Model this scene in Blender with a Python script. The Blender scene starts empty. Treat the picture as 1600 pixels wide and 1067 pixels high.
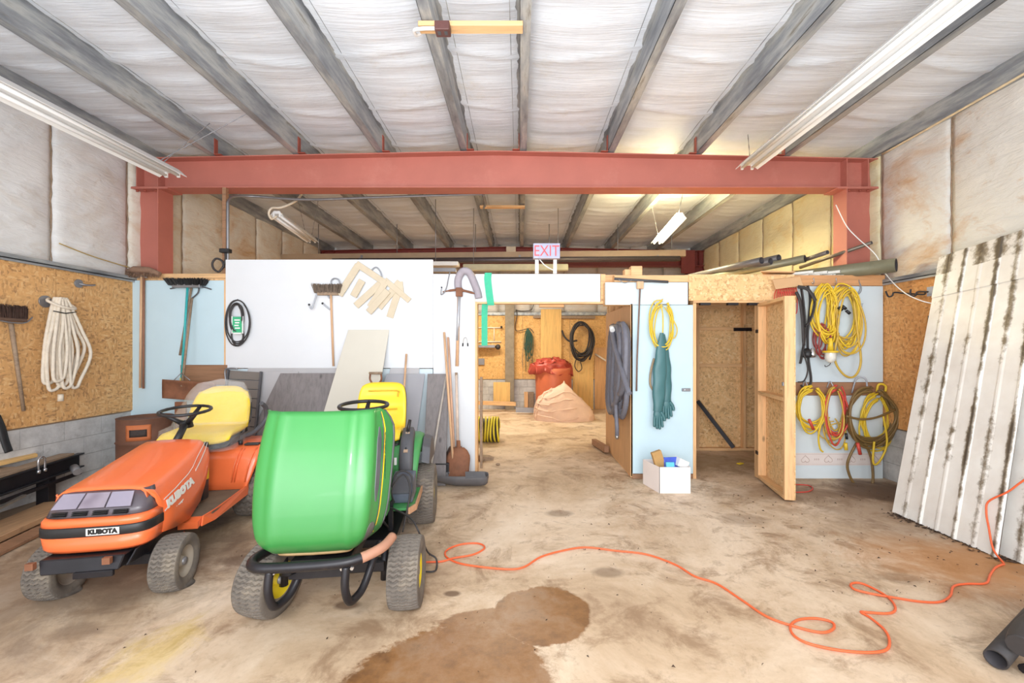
import bpy, bmesh, math, random
from mathutils import Vector, Matrix, noise
C = bpy.context.scene.collection
R = math.radians
PI = math.pi
random.seed(7)
V = Vector

# ---------------------------------------------------------------- camera, light, exposure
F, CH, VX, VY = 667.0, 1.56, 812.0, 545.0        # focal length in px, camera height, vanishing point
cam = bpy.data.cameras.new('camera'); camo = bpy.data.objects.new('camera', cam); C.objects.link(camo)
camo.location = (0, 0, CH); camo.rotation_euler = (PI/2, 0, 0)
cam.sensor_width = 36; cam.lens = F/1600*36
cam.shift_x = (800-VX)/1600; cam.shift_y = (VY-533.5)/1600
cam.clip_start = .05
bpy.context.scene.camera = camo
vs = bpy.context.scene.view_settings
vs.view_transform = 'Standard'; vs.look = 'None'; vs.gamma = 1; vs.use_curve_mapping = False
vs.exposure = 0.50
w = bpy.data.worlds.new('daylight'); bpy.context.scene.world = w; w.use_nodes = True
w.node_tree.nodes['Background'].inputs[0].default_value = (.85, .92, 1, 1)
w.node_tree.nodes['Background'].inputs[1].default_value = 1.3

def area(name, loc, target, sx, sy, power, col):
    l = bpy.data.lights.new(name, 'AREA'); l.shape = 'RECTANGLE'; l.size = sx; l.size_y = sy
    l.energy = power; l.color = col
    o = bpy.data.objects.new(name, l); C.objects.link(o); o.location = loc
    o.rotation_euler = (V(target)-V(loc)).to_track_quat('-Z', 'Y').to_euler()
    return o
# daylight from an assumed opening behind the camera, an assumed flash, the lit tube, an assumed back room tube, and an added upward fill
area('assumed_door_daylight', (0, -2.6, 1.9), (0, 5, 2.0), 6.5, 3.2, 205, (.94, .97, 1))  # added light for an assumed opening behind the camera, no door is built
area('assumed_flash', (-.35, -.15, 2.05), (0, 5, 2.2), .5, .35, 44, (1, .98, .96))  # assumed flash, an unseen lamp added beside the camera
area('ceiling_fill', (0, .8, 1.2), (0, 2.4, 4.2), 2.5, 1.5, 66, (.90, .95, 1))  # added fill aimed upward to brighten the ceiling, no fixture stands here
area('lit_tube_light', (2.35, 6.75, 3.52), (2.35, 6.75, 0), .25, 1.2, 120, (1, .86, .50))
area('lit_tube_glow', (2.35, 6.75, 3.62), (2.4, 6.75, 5), .25, 1.2, 22, (1, .86, .45))
area('assumed_back_tube', (-.9, 9.3, 3.1), (-.5, 9.3, 0), .3, 1.6, 80, (1, .91, .74))  # assumed lamp added to light the back room, no fixture hangs at this spot

# ---------------------------------------------------------------- picture helpers (pixel of the photo -> metres)
def P(px, py, Y): return V(((px-VX)*Y/F, Y, CH-(py-VY)*Y/F))
def G(px, py, z=0.0):
    Y = F*(CH-z)/(py-VY); return V(((px-VX)*Y/F, Y, z))

# ---------------------------------------------------------------- object helpers
def mat_of(o):
    while o.parent: o = o.parent
    return Matrix.Translation(o.location) @ Matrix.Rotation(o.rotation_euler.z, 4, 'Z')

def thing(name, label, cat, loc=(0, 0, 0), rz=0, group=None):
    o = bpy.data.objects.new(name, None); C.objects.link(o); o.empty_display_size = .1
    o.location = loc; o.rotation_euler = (0, 0, rz)
    o['label'] = label; o['category'] = cat
    if group: o['group'] = group
    return o

def setting(name, loc=(0, 0, 0)):
    o = bpy.data.objects.new(name, None); C.objects.link(o); o.location = loc; o['kind'] = 'structure'
    return o

class B:
    """bmesh builder; coordinates are metres (world, or the thing's own frame if local=True at build)"""
    def __init__(s): s.m = bmesh.new(); s.T = Matrix.Identity(4); s.layer = None
    def v(s, p): return s.m.verts.new(s.T @ V(p))
    def face(s, vs_, mi=0, smooth=False):
        try: f = s.m.faces.new(vs_)
        except ValueError: return None
        f.material_index = mi; f.smooth = smooth; return f
    def poly(s, pts, mi=0): return s.face([s.v(p) for p in pts], mi)
    def box(s, a, b, mi=0, M=None):
        a, b = V(a), V(b); vs_ = []
        for x, y, z in ((0,0,0),(1,0,0),(1,1,0),(0,1,0),(0,0,1),(1,0,1),(1,1,1),(0,1,1)):
            p = V((b.x if x else a.x, b.y if y else a.y, b.z if z else a.z))
            vs_.append(s.v(M @ p if M else p))
        for q in ((3,2,1,0),(4,5,6,7),(0,1,5,4),(1,2,6,5),(2,3,7,6),(3,0,4,7)): s.face([vs_[i] for i in q], mi)
        return s
    def beam(s, p0, p1, w_, h_, up=(0, 0, 1), mi=0):
        """rectangular bar from p0 to p1; w_ across, h_ along up"""
        p0, p1 = V(p0), V(p1); d = (p1-p0); L = d.length; d.normalize(); up = V(up)
        x = d.cross(up)
        if x.length < 1e-4: x = d.cross(V((1, 0, 0)))
        x.normalize(); u = x.cross(d)
        M = Matrix((( x.x, d.x, u.x, p0.x), (x.y, d.y, u.y, p0.y), (x.z, d.z, u.z, p0.z), (0,0,0,1)))
        return s.box((-w_/2, 0, -h_/2), (w_/2, L, h_/2), mi, M)
    def tube(s, pts, r, seg=8, mi=0, closed=False, caps=True, flat=1.0):
        pts = [V(p) for p in pts]; n = len(pts)
        rr = r if hasattr(r, '__len__') else [r]*n
        rings = []; up = None
        for i, p in enumerate(pts):
            if closed: t = pts[(i+1) % n]-pts[i-1]
            else: t = pts[min(i+1, n-1)]-pts[max(i-1, 0)]
            if t.length < 1e-9: t = V((0, 0, 1))
            t.normalize()
            if up is None:
                up = V((0, 0, 1)) if abs(t.z) < .9 else V((0, 1, 0))
            x = up.cross(t)
            if x.length < 1e-5: x = V((1, 0, 0)).cross(t)
            x.normalize(); up = t.cross(x)
            rings.append([s.v(p + rr[i]*(math.cos(a)*x*flat + math.sin(a)*up)) for a in [2*PI*k/seg for k in range(seg)]])
        for i in range(n if closed else n-1):
            a, b = rings[i], rings[(i+1) % n]
            for k in range(seg): s.face([a[k], a[(k+1) % seg], b[(k+1) % seg], b[k]], mi, True)
        if caps and not closed:
            s.face(rings[0][::-1], mi); s.face(rings[-1], mi)
        return s
    def cyl(s, p0, p1, r0, r1=None, seg=16, mi=0, caps=True): return s.tube([p0, p1], [r0, r0 if r1 is None else r1], seg, mi, caps=caps)
    def pipe(s, p0, p1, r, t=.005, seg=18, mi=0, mi2=None):
        """open hollow pipe"""
        p0, p1 = V(p0), V(p1); d = (p1-p0).normalized()
        x = d.orthogonal().normalized(); y = d.cross(x); R_ = []
        for (p, q) in ((p0, r), (p1, r), (p1, r-t), (p0, r-t)):
            R_.append([s.v(p+q*(math.cos(2*PI*k/seg)*x+math.sin(2*PI*k/seg)*y)) for k in range(seg)])
        for i in range(4):
            a, b = R_[i], R_[(i+1) % 4]
            for k in range(seg): s.face([a[k], b[k], b[(k+1) % seg], a[(k+1) % seg]][::-1], (mi2 if (i == 2 and mi2 is not None) else mi), i in (0, 2))
        return s
    def lathe(s, prof, seg=24, M=None, mi=0, ang=2*PI, smooth=True, disp=None):
        """prof: (r, z) list around z"""
        rings = []; full = abs(ang-2*PI) < 1e-6
        for k in range(seg if full else seg+1):
            a = ang*k/seg; ring = []
            for j, (r, z) in enumerate(prof):
                rad = r + (disp(a, j) if disp else 0)
                p = V((rad*math.cos(a), rad*math.sin(a), z)); ring.append(s.v(M @ p if M else p))
            rings.append(ring)
        for k in range(seg):
            a, b = rings[k], rings[(k+1) % len(rings)]
            for j in range(len(prof)-1): s.face([a[j], b[j], b[j+1], a[j+1]], mi, smooth)
        return s
    def grid(s, f, nu, nv, mi=0, smooth=True, att=None):
        g = [[s.v(f(i/nu, j/nv)) for j in range(nv+1)] for i in range(nu+1)]
        for i in range(nu):
            for j in range(nv): s.face([g[i][j], g[i+1][j], g[i+1][j+1], g[i][j+1]], mi, smooth)
        return g
    def loft(s, secs, mi=0, smooth=True, closed=False, caps=False):
        g = [[s.v(p) for p in q] for q in secs]; n = len(g[0])
        for i in range(len(g)-1):
            for j in range(n if closed else n-1):
                s.face([g[i][j], g[i][(j+1) % n], g[i+1][(j+1) % n], g[i+1][j]], mi, smooth)
        if caps: s.face(g[0][::-1], mi); s.face(g[-1], mi)
        return g
    def prism(s, pts, d, mi=0, smooth=False):
        """pts: planar 3-D outline, d: extrusion vector"""
        d = V(d); a = [s.v(p) for p in pts]; b = [s.v(V(p)+d) for p in pts]; n = len(a)
        s.face(a[::-1], mi); s.face(b, mi)
        for i in range(n): s.face([a[i], a[(i+1) % n], b[(i+1) % n], b[i]], mi, smooth)
        return s
    def ball(s, c, r, seg=12, mi=0, sc=(1, 1, 1)):
        c = V(c); rings = []
        for i in range(1, seg//2):
            t = PI*i/(seg//2)
            rings.append([s.v(c+V((r*sc[0]*math.sin(t)*math.cos(2*PI*k/seg), r*sc[1]*math.sin(t)*math.sin(2*PI*k/seg), r*sc[2]*math.cos(t)))) for k in range(seg)])
        top = s.v(c+V((0, 0, r*sc[2]))); bot = s.v(c-V((0, 0, r*sc[2])))
        for k in range(seg):
            s.face([top, rings[0][k], rings[0][(k+1) % seg]], mi, True); s.face([bot, rings[-1][(k+1) % seg], rings[-1][k]], mi, True)
        for i in range(len(rings)-1):
            for k in range(seg): s.face([rings[i][k], rings[i+1][k], rings[i+1][(k+1) % seg], rings[i][(k+1) % seg]], mi, True)
        return s
    def bevel(s, w_=.004, seg=2):
        bmesh.ops.recalc_face_normals(s.m, faces=s.m.faces)
        es = [e for e in s.m.edges if len(e.link_faces) == 2 and e.calc_face_angle(0) > .5]
        bmesh.ops.bevel(s.m, geom=es, offset=w_, segments=seg, affect='EDGES', profile=.7, clamp_overlap=True)
        return s
    def thick(s, t):
        """give an open sheet real thickness"""
        bm = s.m; bmesh.ops.remove_doubles(bm, verts=bm.verts, dist=1e-5)
        bmesh.ops.recalc_face_normals(bm, faces=bm.faces); bm.normal_update()
        vs_ = bm.verts[:]; fs = bm.faces[:]; eb = [e for e in bm.edges if len(e.link_faces) == 1]
        nv = {v: bm.verts.new(v.co - v.normal*t) for v in vs_}
        for f in fs: s.face([nv[v] for v in reversed(f.verts)], f.material_index, f.smooth)
        for e in eb:
            f = e.link_faces[0]; a, c = e.verts
            s.face([a, c, nv[c], nv[a]], f.material_index)
        return s
    def mesh(s, name, mats, recalc=True):
        if recalc: bmesh.ops.recalc_face_normals(s.m, faces=s.m.faces)
        me = bpy.data.meshes.new(name); s.m.to_mesh(me); s.m.free()
        for m in (mats if isinstance(mats, (list, tuple)) else [mats]): me.materials.append(m)
        return me
    def build(s, name, mats, parent, local=False, label=None, kind=None):
        if not local: s.m.transform(mat_of(parent).inverted())
        o = bpy.data.objects.new(name, s.mesh(name, mats)); C.objects.link(o); o.parent = parent
        if label: o['label'] = label
        if kind: o['kind'] = kind
        return o
    def solo(s, name, mats, label, cat, group=None, kind=None):
        """one-mesh top-level thing; origin moved to its base"""
        co = [v.co for v in s.m.verts]
        lo = V((min(c.x for c in co), min(c.y for c in co), min(c.z for c in co)))
        hi = V((max(c.x for c in co), max(c.y for c in co), max(c.z for c in co)))
        o0 = V(((lo.x+hi.x)/2, (lo.y+hi.y)/2, lo.z))
        s.m.transform(Matrix.Translation(-o0))
        o = bpy.data.objects.new(name, s.mesh(name, mats)); C.objects.link(o); o.location = o0
        if kind == 'structure': o['kind'] = kind; return o
        o['label'] = label; o['category'] = cat
        if group: o['group'] = group
        if kind: o['kind'] = kind
        return o

def spl(pts, n=8, closed=False):
    """Catmull-Rom through pts"""
    pts = [V(p) for p in pts]; N = len(pts); out = []
    for i in range(N if closed else N-1):
        if closed: a, b, c, d = pts[i-1], pts[i], pts[(i+1) % N], pts[(i+2) % N]
        else: a, b, c, d = pts[max(i-1, 0)], pts[i], pts[i+1], pts[min(i+2, N-1)]
        for k in range(n):
            t = k/n
            out.append(.5*((2*b)+(c-a)*t+(2*a-5*b+4*c-d)*t*t+(3*b-a-3*c+d)*t**3))
    if not closed: out.append(pts[-1])
    return out

def text_mesh(body, size, ext=.0008, align='CENTER', bold=0.0):
    cu = bpy.data.curves.new('lettering', 'FONT'); cu.body = body; cu.size = size; cu.extrude = ext
    cu.align_x = align; cu.align_y = 'CENTER'; cu.offset = bold; cu.resolution_u = 3
    o = bpy.data.objects.new('lettering_tmp', cu); C.objects.link(o)
    dg = bpy.context.evaluated_depsgraph_get()
    me = bpy.data.meshes.new_from_object(o.evaluated_get(dg))
    bpy.data.objects.remove(o); return me
def text(name, body, size, mat, parent, M, bold=0.0, sx=1.0, local=True, shear=0.0):
    me = text_mesh(body, size, bold=bold)
    S = Matrix.Diagonal((sx, 1, 1, 1)); S[0][1] = shear
    M = M @ S
    if not local: M = mat_of(parent).inverted() @ M
    me.transform(M); me.materials.clear(); me.materials.append(mat)
    o = bpy.data.objects.new(name, me); C.objects.link(o); o.parent = parent; return o
def frame(o, x, y):
    """matrix with origin o, local x and y axes"""
    x = V(x).normalized(); z = x.cross(V(y)).normalized(); y = z.cross(x); o = V(o)
    return Matrix(((x.x, y.x, z.x, o.x), (x.y, y.y, z.y, o.y), (x.z, y.z, z.z, o.z), (0, 0, 0, 1)))

# ---------------------------------------------------------------- materials
class N:
    def __init__(s, name):
        s.m = bpy.data.materials.new(name); s.m.use_nodes = True; s.t = s.m.node_tree
        s.b = s.t.nodes['Principled BSDF']; s.co = s.t.nodes.new('ShaderNodeTexCoord').outputs['Object']
    def n(s, typ, **k):
        o = s.t.nodes.new(typ)
        for a, b in k.items(): setattr(o, a, b)
        return o
    def link(s, a, b): s.t.links.new(a, b)
    def mapping(s, sc=(1, 1, 1), rot=(0, 0, 0), src=None):
        o = s.n('ShaderNodeMapping'); o.inputs['Scale'].default_value = sc; o.inputs['Rotation'].default_value = rot
        s.link(src or s.co, o.inputs[0]); return o.outputs[0]
    def noise(s, scale, detail=4, vec=None, rough=.6, dist=0):
        o = s.n('ShaderNodeTexNoise'); o.inputs['Scale'].default_value = scale; o.inputs['Detail'].default_value = detail
        o.inputs['Roughness'].default_value = rough; o.inputs['Distortion'].default_value = dist
        s.link(vec or s.co, o.inputs['Vector']); return o.outputs['Fac']
    def ramp(s, fac, stops):
        o = s.n('ShaderNodeValToRGB'); e = o.color_ramp.elements
        while len(e) < len(stops): e.new(.5)
        for i, (p, c) in enumerate(stops):
            e[i].position = p; e[i].color = (*c, 1) if not isinstance(c, (int, float)) else (c, c, c, 1)
        s.link(fac, o.inputs[0]); return o.outputs[0]
    def mix(s, fac, a, b, mode='MIX'):
        o = s.n('ShaderNodeMix', data_type='RGBA', blend_type=mode)
        for v_, i in ((fac, 0), (a, 6), (b, 7)):
            if i and isinstance(v_, (int, float)): v_ = (v_, v_, v_)
            if isinstance(v_, (int, float)): o.inputs[i].default_value = v_
            elif isinstance(v_, tuple): o.inputs[i].default_value = (*v_, 1)
            else: s.link(v_, o.inputs[i])
        return o.outputs[2]
    def math(s, op, a, b=0.0, clamp=False):
        o = s.n('ShaderNodeMath', operation=op, use_clamp=clamp)
        for v_, i in ((a, 0), (b, 1)):
            if isinstance(v_, (int, float)): o.inputs[i].default_value = v_
            else: s.link(v_, o.inputs[i])
        return o.outputs[0]
    def bump(s, h, strength=.3, dist=.01):
        o = s.n('ShaderNodeBump'); o.inputs['Strength'].default_value = strength; o.inputs['Distance'].default_value = dist
        s.link(h, o.inputs['Height']); s.link(o.outputs[0], s.b.inputs['Normal'])
    def out(s, col, rough=.6, metal=0, **k):
        if isinstance(col, tuple): s.b.inputs['Base Color'].default_value = (*col, 1)
        else: s.link(col, s.b.inputs['Base Color'])
        if isinstance(rough, (int, float)): s.b.inputs['Roughness'].default_value = rough
        else: s.link(rough, s.b.inputs['Roughness'])
        s.b.inputs['Metallic'].default_value = metal
        for a, b_ in k.items(): s.b.inputs[a.replace('_', ' ')].default_value = b_
        return s.m

def L(r, g, b):      # sRGB 0-255 to linear
    return tuple((c/255/12.92 if c/255 <= .04045 else ((c/255+.055)/1.055)**2.4) for c in (r, g, b))
def dk(c, f): return tuple(x*f for x in c)

def plain(name, col, rough=.6, metal=0, var=.18, sc=12, bump=.0, dirt=None, damt=.45, **k):
    n = N(name); a = n.noise(sc, 5)
    c = n.mix(n.ramp(a, [(.3, 0.0), (.75, 1.0)]), dk(col, 1-var), tuple(min(1, x*(1+var*.6)) for x in col))
    if dirt:
        d = n.noise(sc*.45, 8, rough=.7)
        c = n.mix(n.ramp(d, [(1-damt-.08, 0.0), (1-damt+.22, 1.0)]), c, dirt)
    if bump: n.bump(n.noise(sc*6, 3), bump, .004)
    return n.out(c, rough, metal, **k)

def osb_mat(name, base, dark, light, bleach=0.0):
    n = N(name)
    w1 = n.noise(3, 2); cells = []
    for sc, rot, f in ((24, (.3, .2, .6), (1, 1, 1)), (26, (1.1, .5, -.5), (2.2, 1, 2.2)), (26, (.2, 1.2, .9), (1, 2.4, 1))):
        vo = n.n('ShaderNodeTexVoronoi'); vo.inputs['Scale'].default_value = sc; vo.inputs['Randomness'].default_value = 1
        n.link(n.mapping(f, rot), vo.inputs['Vector']); cells.append(vo)
    h = n.n('ShaderNodeSeparateColor'); n.link(cells[1].outputs['Color'], h.inputs[0])
    h2 = n.n('ShaderNodeSeparateColor'); n.link(cells[2].outputs['Color'], h2.inputs[0])
    sel = n.ramp(n.noise(9, 2), [(.48, 0.0), (.52, 1.0)])
    v_ = n.mix(sel, h.outputs[0], h2.outputs[1])
    fine = n.noise(55, 3)
    v2 = n.mix(.42, v_, fine)
    c = n.ramp(v2, [(.12, dark), (.36, base), (.62, dk(base, 1.15)), (.85, light)])
    c = n.mix(n.ramp(n.noise(1.3, 4), [(.3, 0.0), (.8, .45)]), c, dk(light, .95), 'MIX')
    blot = n.ramp(n.noise(4.5, 6, rough=.7), [(.62, 0.0), (.78, .55)])
    c = n.mix(blot, c, dark)
    n.bump(v2, .35, .003)
    return n.out(c, .75)

def wood_mat(name, col, axis=2, dark=.62, knots=True):
    n = N(name); sc = [14, 14, 14]; sc[axis] = 1.1
    g = n.noise(2.2, 6, n.mapping(tuple(sc)), .65, .4)
    c = n.ramp(g, [(.25, dk(col, dark)), (.5, col), (.75, tuple(min(1, x*1.18) for x in col))])
    if knots:
        vo = n.n('ShaderNodeTexVoronoi'); vo.inputs['Scale'].default_value = 5
        s2 = [1, 1, 1]; s2[axis] = .45; n.link(n.mapping(tuple(s2)), vo.inputs['Vector'])
        c = n.mix(n.ramp(vo.outputs['Distance'], [(.05, .8), (.11, 0.0)]), c, dk(col, .35))
    n.bump(g, .15, .002)
    return n.out(c, .65)

OSB_R = osb_mat('osb_amber', L(204, 142, 80), L(146, 88, 44), L(228, 178, 118))
OSB_L = osb_mat('osb_weathered', L(202, 150, 92), L(124, 78, 46), L(226, 190, 138))
OSB_P = osb_mat('osb_pale', L(222, 178, 122), L(168, 116, 66), L(240, 212, 166))
PINE = wood_mat('pine_upright', L(226, 180, 130), 2)
PINE_X = wood_mat('pine_across', L(226, 182, 132), 0)
PINE_Y = wood_mat('pine_deep', L(224, 178, 126), 1)
PLY = wood_mat('plywood', L(206, 160, 110), 2, .75, False)
PLY_Y = wood_mat('plywood_yellow', L(224, 182, 112), 2, .75, True)
PLY_B = wood_mat('plywood_brown', L(150, 112, 84), 0, .6, False)
HANDLE = wood_mat('tool_handle_ash', L(216, 174, 136), 2, .7, False)
OLDW = wood_mat('weathered_board', L(150, 128, 106), 1, .55, False)
def concrete():
    n = N('floor_concrete')
    a = n.noise(.8, 10, rough=.72, dist=.4); b = n.noise(3.2, 10, rough=.75, dist=.5); c = n.noise(26, 5)
    col = n.ramp(a, [(.3, L(158, 130, 102)), (.44, L(200, 174, 144)), (.56, L(220, 198, 172)), (.70, L(234, 216, 194))])
    col = n.mix(n.ramp(b, [(.36, .75), (.50, 0.0)]), col, L(146, 116, 88))
    col = n.mix(n.ramp(b, [(.60, 0.0), (.74, .35)]), col, L(240, 228, 208))
    col = n.mix(n.ramp(c, [(.58, 0.0), (.8, .3)]), col, L(136, 110, 84))
    geo = n.n('ShaderNodeNewGeometry').outputs['Position']; sep = n.n('ShaderNodeSeparateXYZ'); n.link(geo, sep.inputs[0]); X, Y = sep.outputs[0], sep.outputs[1]
    wob = n.math('MULTIPLY', n.math('SUBTRACT', n.noise(2.2, 12, rough=.74, dist=.6), .5), 2.2)
    def blob(cx, cy, rx, ry, wb=1.0):
        dx = n.math('DIVIDE', n.math('SUBTRACT', X, cx), rx); dy = n.math('DIVIDE', n.math('SUBTRACT', Y, cy), ry)
        d = n.math('SQRT', n.math('ADD', n.math('MULTIPLY', dx, dx), n.math('MULTIPLY', dy, dy)))
        return n.math('ADD', d, n.math('MULTIPLY', wob, wb))
    def mask(d, a_, b_, amt): return n.ramp(d, [(a_, amt), (b_, 0.0)])
    # worn brown ground by the right wall, rust stain, dark brown patch in the corner
    col = n.mix(mask(blob(3.9, 3.6, 1.5, 2.2, 1.0), .5, 1.0, .55), col, L(130, 98, 70))
    col = n.mix(mask(blob(3.25, 3.15, 1.0, .55, .8), .35, 1.0, .6), col, L(192, 126, 54))
    col = n.mix(mask(blob(3.9, 4.7, .6, .45, .6), .6, 1.0, .8), col, L(82, 56, 38))
    col = n.mix(mask(blob(2.9, 4.6, .9, .4, 1.0), .4, 1.0, .5), col, L(128, 98, 72))
    # darker brown under and left of the tractors, and on the closet floor
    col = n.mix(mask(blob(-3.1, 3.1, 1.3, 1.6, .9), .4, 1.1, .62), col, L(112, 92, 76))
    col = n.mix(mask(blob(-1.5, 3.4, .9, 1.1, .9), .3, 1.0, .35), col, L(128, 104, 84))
    col = n.mix(mask(blob(2.4, 5.9, 1.3, .5, .9), .5, 1.1, .5), col, L(140, 112, 66))
    # yellow paint traces on the left
    col = n.mix(mask(blob(-1.85, 2.15, .25, .45, 1.6), .25, .8, .45), col, L(222, 190, 92))
    # the wet oil stain
    w1 = mask(blob(-.32, 1.80, .54, .66, .38), .93, .99, 1.0)
    w2 = mask(blob(.14, 2.52, .29, .29, .34), .93, .985, 1.0)
    w3 = mask(blob(-.15, 2.42, .30, .15, .4), .9, .99, .9)
    w_ = n.math('MAXIMUM', n.math('MAXIMUM', w1, w2), w3)
    wc = n.ramp(n.noise(3.4, 7, rough=.7), [(.35, L(104, 66, 32)), (.48, L(138, 94, 50)), (.6, L(148, 114, 84)), (.72, L(104, 78, 54))])
    col = n.mix(n.math('MULTIPLY', w_, .88), col, wc)
    # small drips
    for (cx, cy, r_, am) in ((-1.05, 2.60, .06, .8), (-2.05, 3.15, .10, .55), (.62, 2.98, .08, .5), (.38, 4.05, .10, .5), (-.43, 2.72, .04, .8), (-2.45, 2.35, .1, .35), (2.6, 2.9, .1, .3), (2.05, 3.9, .16, .35)):
        col = n.mix(mask(blob(cx, cy, r_*1.6, r_, .35), .6, 1.0, am), col, L(98, 72, 52))
    n.bump(n.mix(.5, b, c), .25, .006)
    rough = n.mix(w_, n.ramp(b, [(.3, .55), (.7, .8)]), .32)
    return n.out(col, rough)
CONC = concrete()

def block_mat():
    n = N('concrete_block'); a = n.noise(2.4, 8, rough=.7)
    c = n.ramp(a, [(.3, L(160, 156, 154)), (.5, L(194, 192, 190)), (.7, L(220, 218, 215))])
    c = n.mix(n.ramp(n.noise(7, 6, rough=.7), [(.58, 0.0), (.75, .5)]), c, L(108, 98, 90))
    n.bump(n.noise(90, 3), .4, .004)
    return n.out(c, .9)
BLOCK = block_mat()
MORTAR = plain('mortar', L(158, 155, 151), .95)

def insul_mat(name, stain, amt, base=L(222, 221, 218), sc=1.1, seed=0.0, yellow=0.0):
    n = N(name); geo = n.n('ShaderNodeNewGeometry').outputs['Position']
    st = n.mapping((sc, sc*.7, sc*1.1), (0, 0, seed), geo)
    a = n.noise(1.6, 8, st, .68, .9)
    c = n.ramp(a, [(.34, base), (.5, dk(base, .93)), (.64, tuple(x*(1-amt)+y*amt for x, y in zip(base, stain))), (.78, stain)])
    c2 = n.noise(6, 6, st, .7, .6)
    c = n.mix(n.ramp(c2, [(.56, 0.0), (.72, amt)]), c, stain)
    # creases
    wr = n.noise(5, 6, n.mapping((1, .9, 3.2), (.5, 0, 0), geo), .6, 1.2)
    n.bump(wr, .5, .03)
    return n.out(c, .5)
INS_L = insul_mat('insulation_white_left', L(176, 152, 122), .28, L(228, 228, 228))
INS_R = insul_mat('insulation_white_right', L(190, 142, 86), .55, L(226, 224, 218), .9, 1.0)
INS_BL = insul_mat('insulation_stained_left', L(190, 146, 90), .42, L(232, 226, 212), 1.4, 2.0)
INS_BR = insul_mat('insulation_stained_right', L(206, 172, 92), .45, L(228, 218, 182), 1.2, 3.0)
def ceil_mat():
    n = N('ceiling_vinyl'); geo = n.n('ShaderNodeNewGeometry').outputs['Position']
    wr = n.noise(2.2, 6, n.mapping((.55, 9, 1), (0, 0, .02), geo), .62, .35)
    w2 = n.noise(2.0, 4, n.mapping((1.4, 30, 1), (0, 0, -.03), geo), .6, .2)
    a = n.noise(.9, 6, geo, .65)
    c = n.ramp(a, [(.32, L(214, 221, 230)), (.6, L(232, 238, 246))])
    c = n.mix(n.ramp(n.noise(1.7, 8, geo, .7), [(.6, 0.0), (.76, .35)]), c, L(198, 184, 152))
    n.bump(n.mix(.35, wr, w2), .42, .03)
    return n.out(c, .38)
CEIL = ceil_mat()
def galv_mat():
    n = N('galvanised_steel'); a = n.noise(2.6, 7, n.mapping((3, .5, 3)), .65)
    c = n.ramp(a, [(.3, L(104, 108, 114)), (.47, L(146, 150, 154)), (.6, L(182, 184, 182)), (.7, L(130, 124, 112))])
    c = n.mix(n.ramp(n.noise(5, 8, n.mapping((3, .6, 3)), .75), [(.58, 0.0), (.74, .5)]), c, L(136, 112, 74))
    return n.out(c, .42, .2)
GALV = galv_mat()
RED = plain('red_oxide_steel', L(182, 108, 94), .55, 0, .10, 2.2, 0, L(200, 134, 118), .38)
RED_D = plain('red_oxide_bracket', L(158, 78, 62), .6, 0, .2, 5)
BLUEF = plain('blue_foam', L(196, 220, 230), .6, 0, .04, 2.5, .05)
BLUEF2 = plain('pale_blue_foam', L(208, 222, 229), .6, 0, .04, 2.5, .05)
WHITEF = plain('white_foam', L(222, 225, 229), .6, 0, .03, 2.0, .08)
WHITE = plain('white_enamel', L(240, 241, 240), .35, 0, .03, 6)
WHITE_D = plain('grimy_white_enamel', L(226, 214, 194), .5, 0, .1, 5)
BLACKM = plain('black_steel', L(40, 38, 42), .4, .3, .3, 8, 0, L(92, 70, 58), .30)
BLACKP = plain('black_plastic', L(38, 38, 40), .45, 0, .2, 14)
DKGREY = plain('dark_grey_plastic', L(84, 84, 88), .5, 0, .15, 10)
GREY = plain('grey_metal', L(150, 150, 154), .4, .6, .15, 10)
STEEL = plain('bare_steel', L(170, 166, 160), .35, .8, .2, 12, 0, L(120, 84, 60), .3)
RUST = plain('rusty_steel', L(140, 92, 66), .75, .1, .3, 7, .15, L(86, 58, 46), .42)
CHROME = plain('chrome', L(205, 205, 208), .18, .9, .05)

# ================================================================ SETTING
YP, YL, YB = 5.13, 5.27, 11.07          # closet front, left partition front, back wall
YS = -1.7                                # where the room starts behind the camera
b = B(); b.box((-5.1, YS, -.12), (4.7, YB+.1, 0)); b.solo('floor', CONC, None, None, kind='structure')

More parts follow.
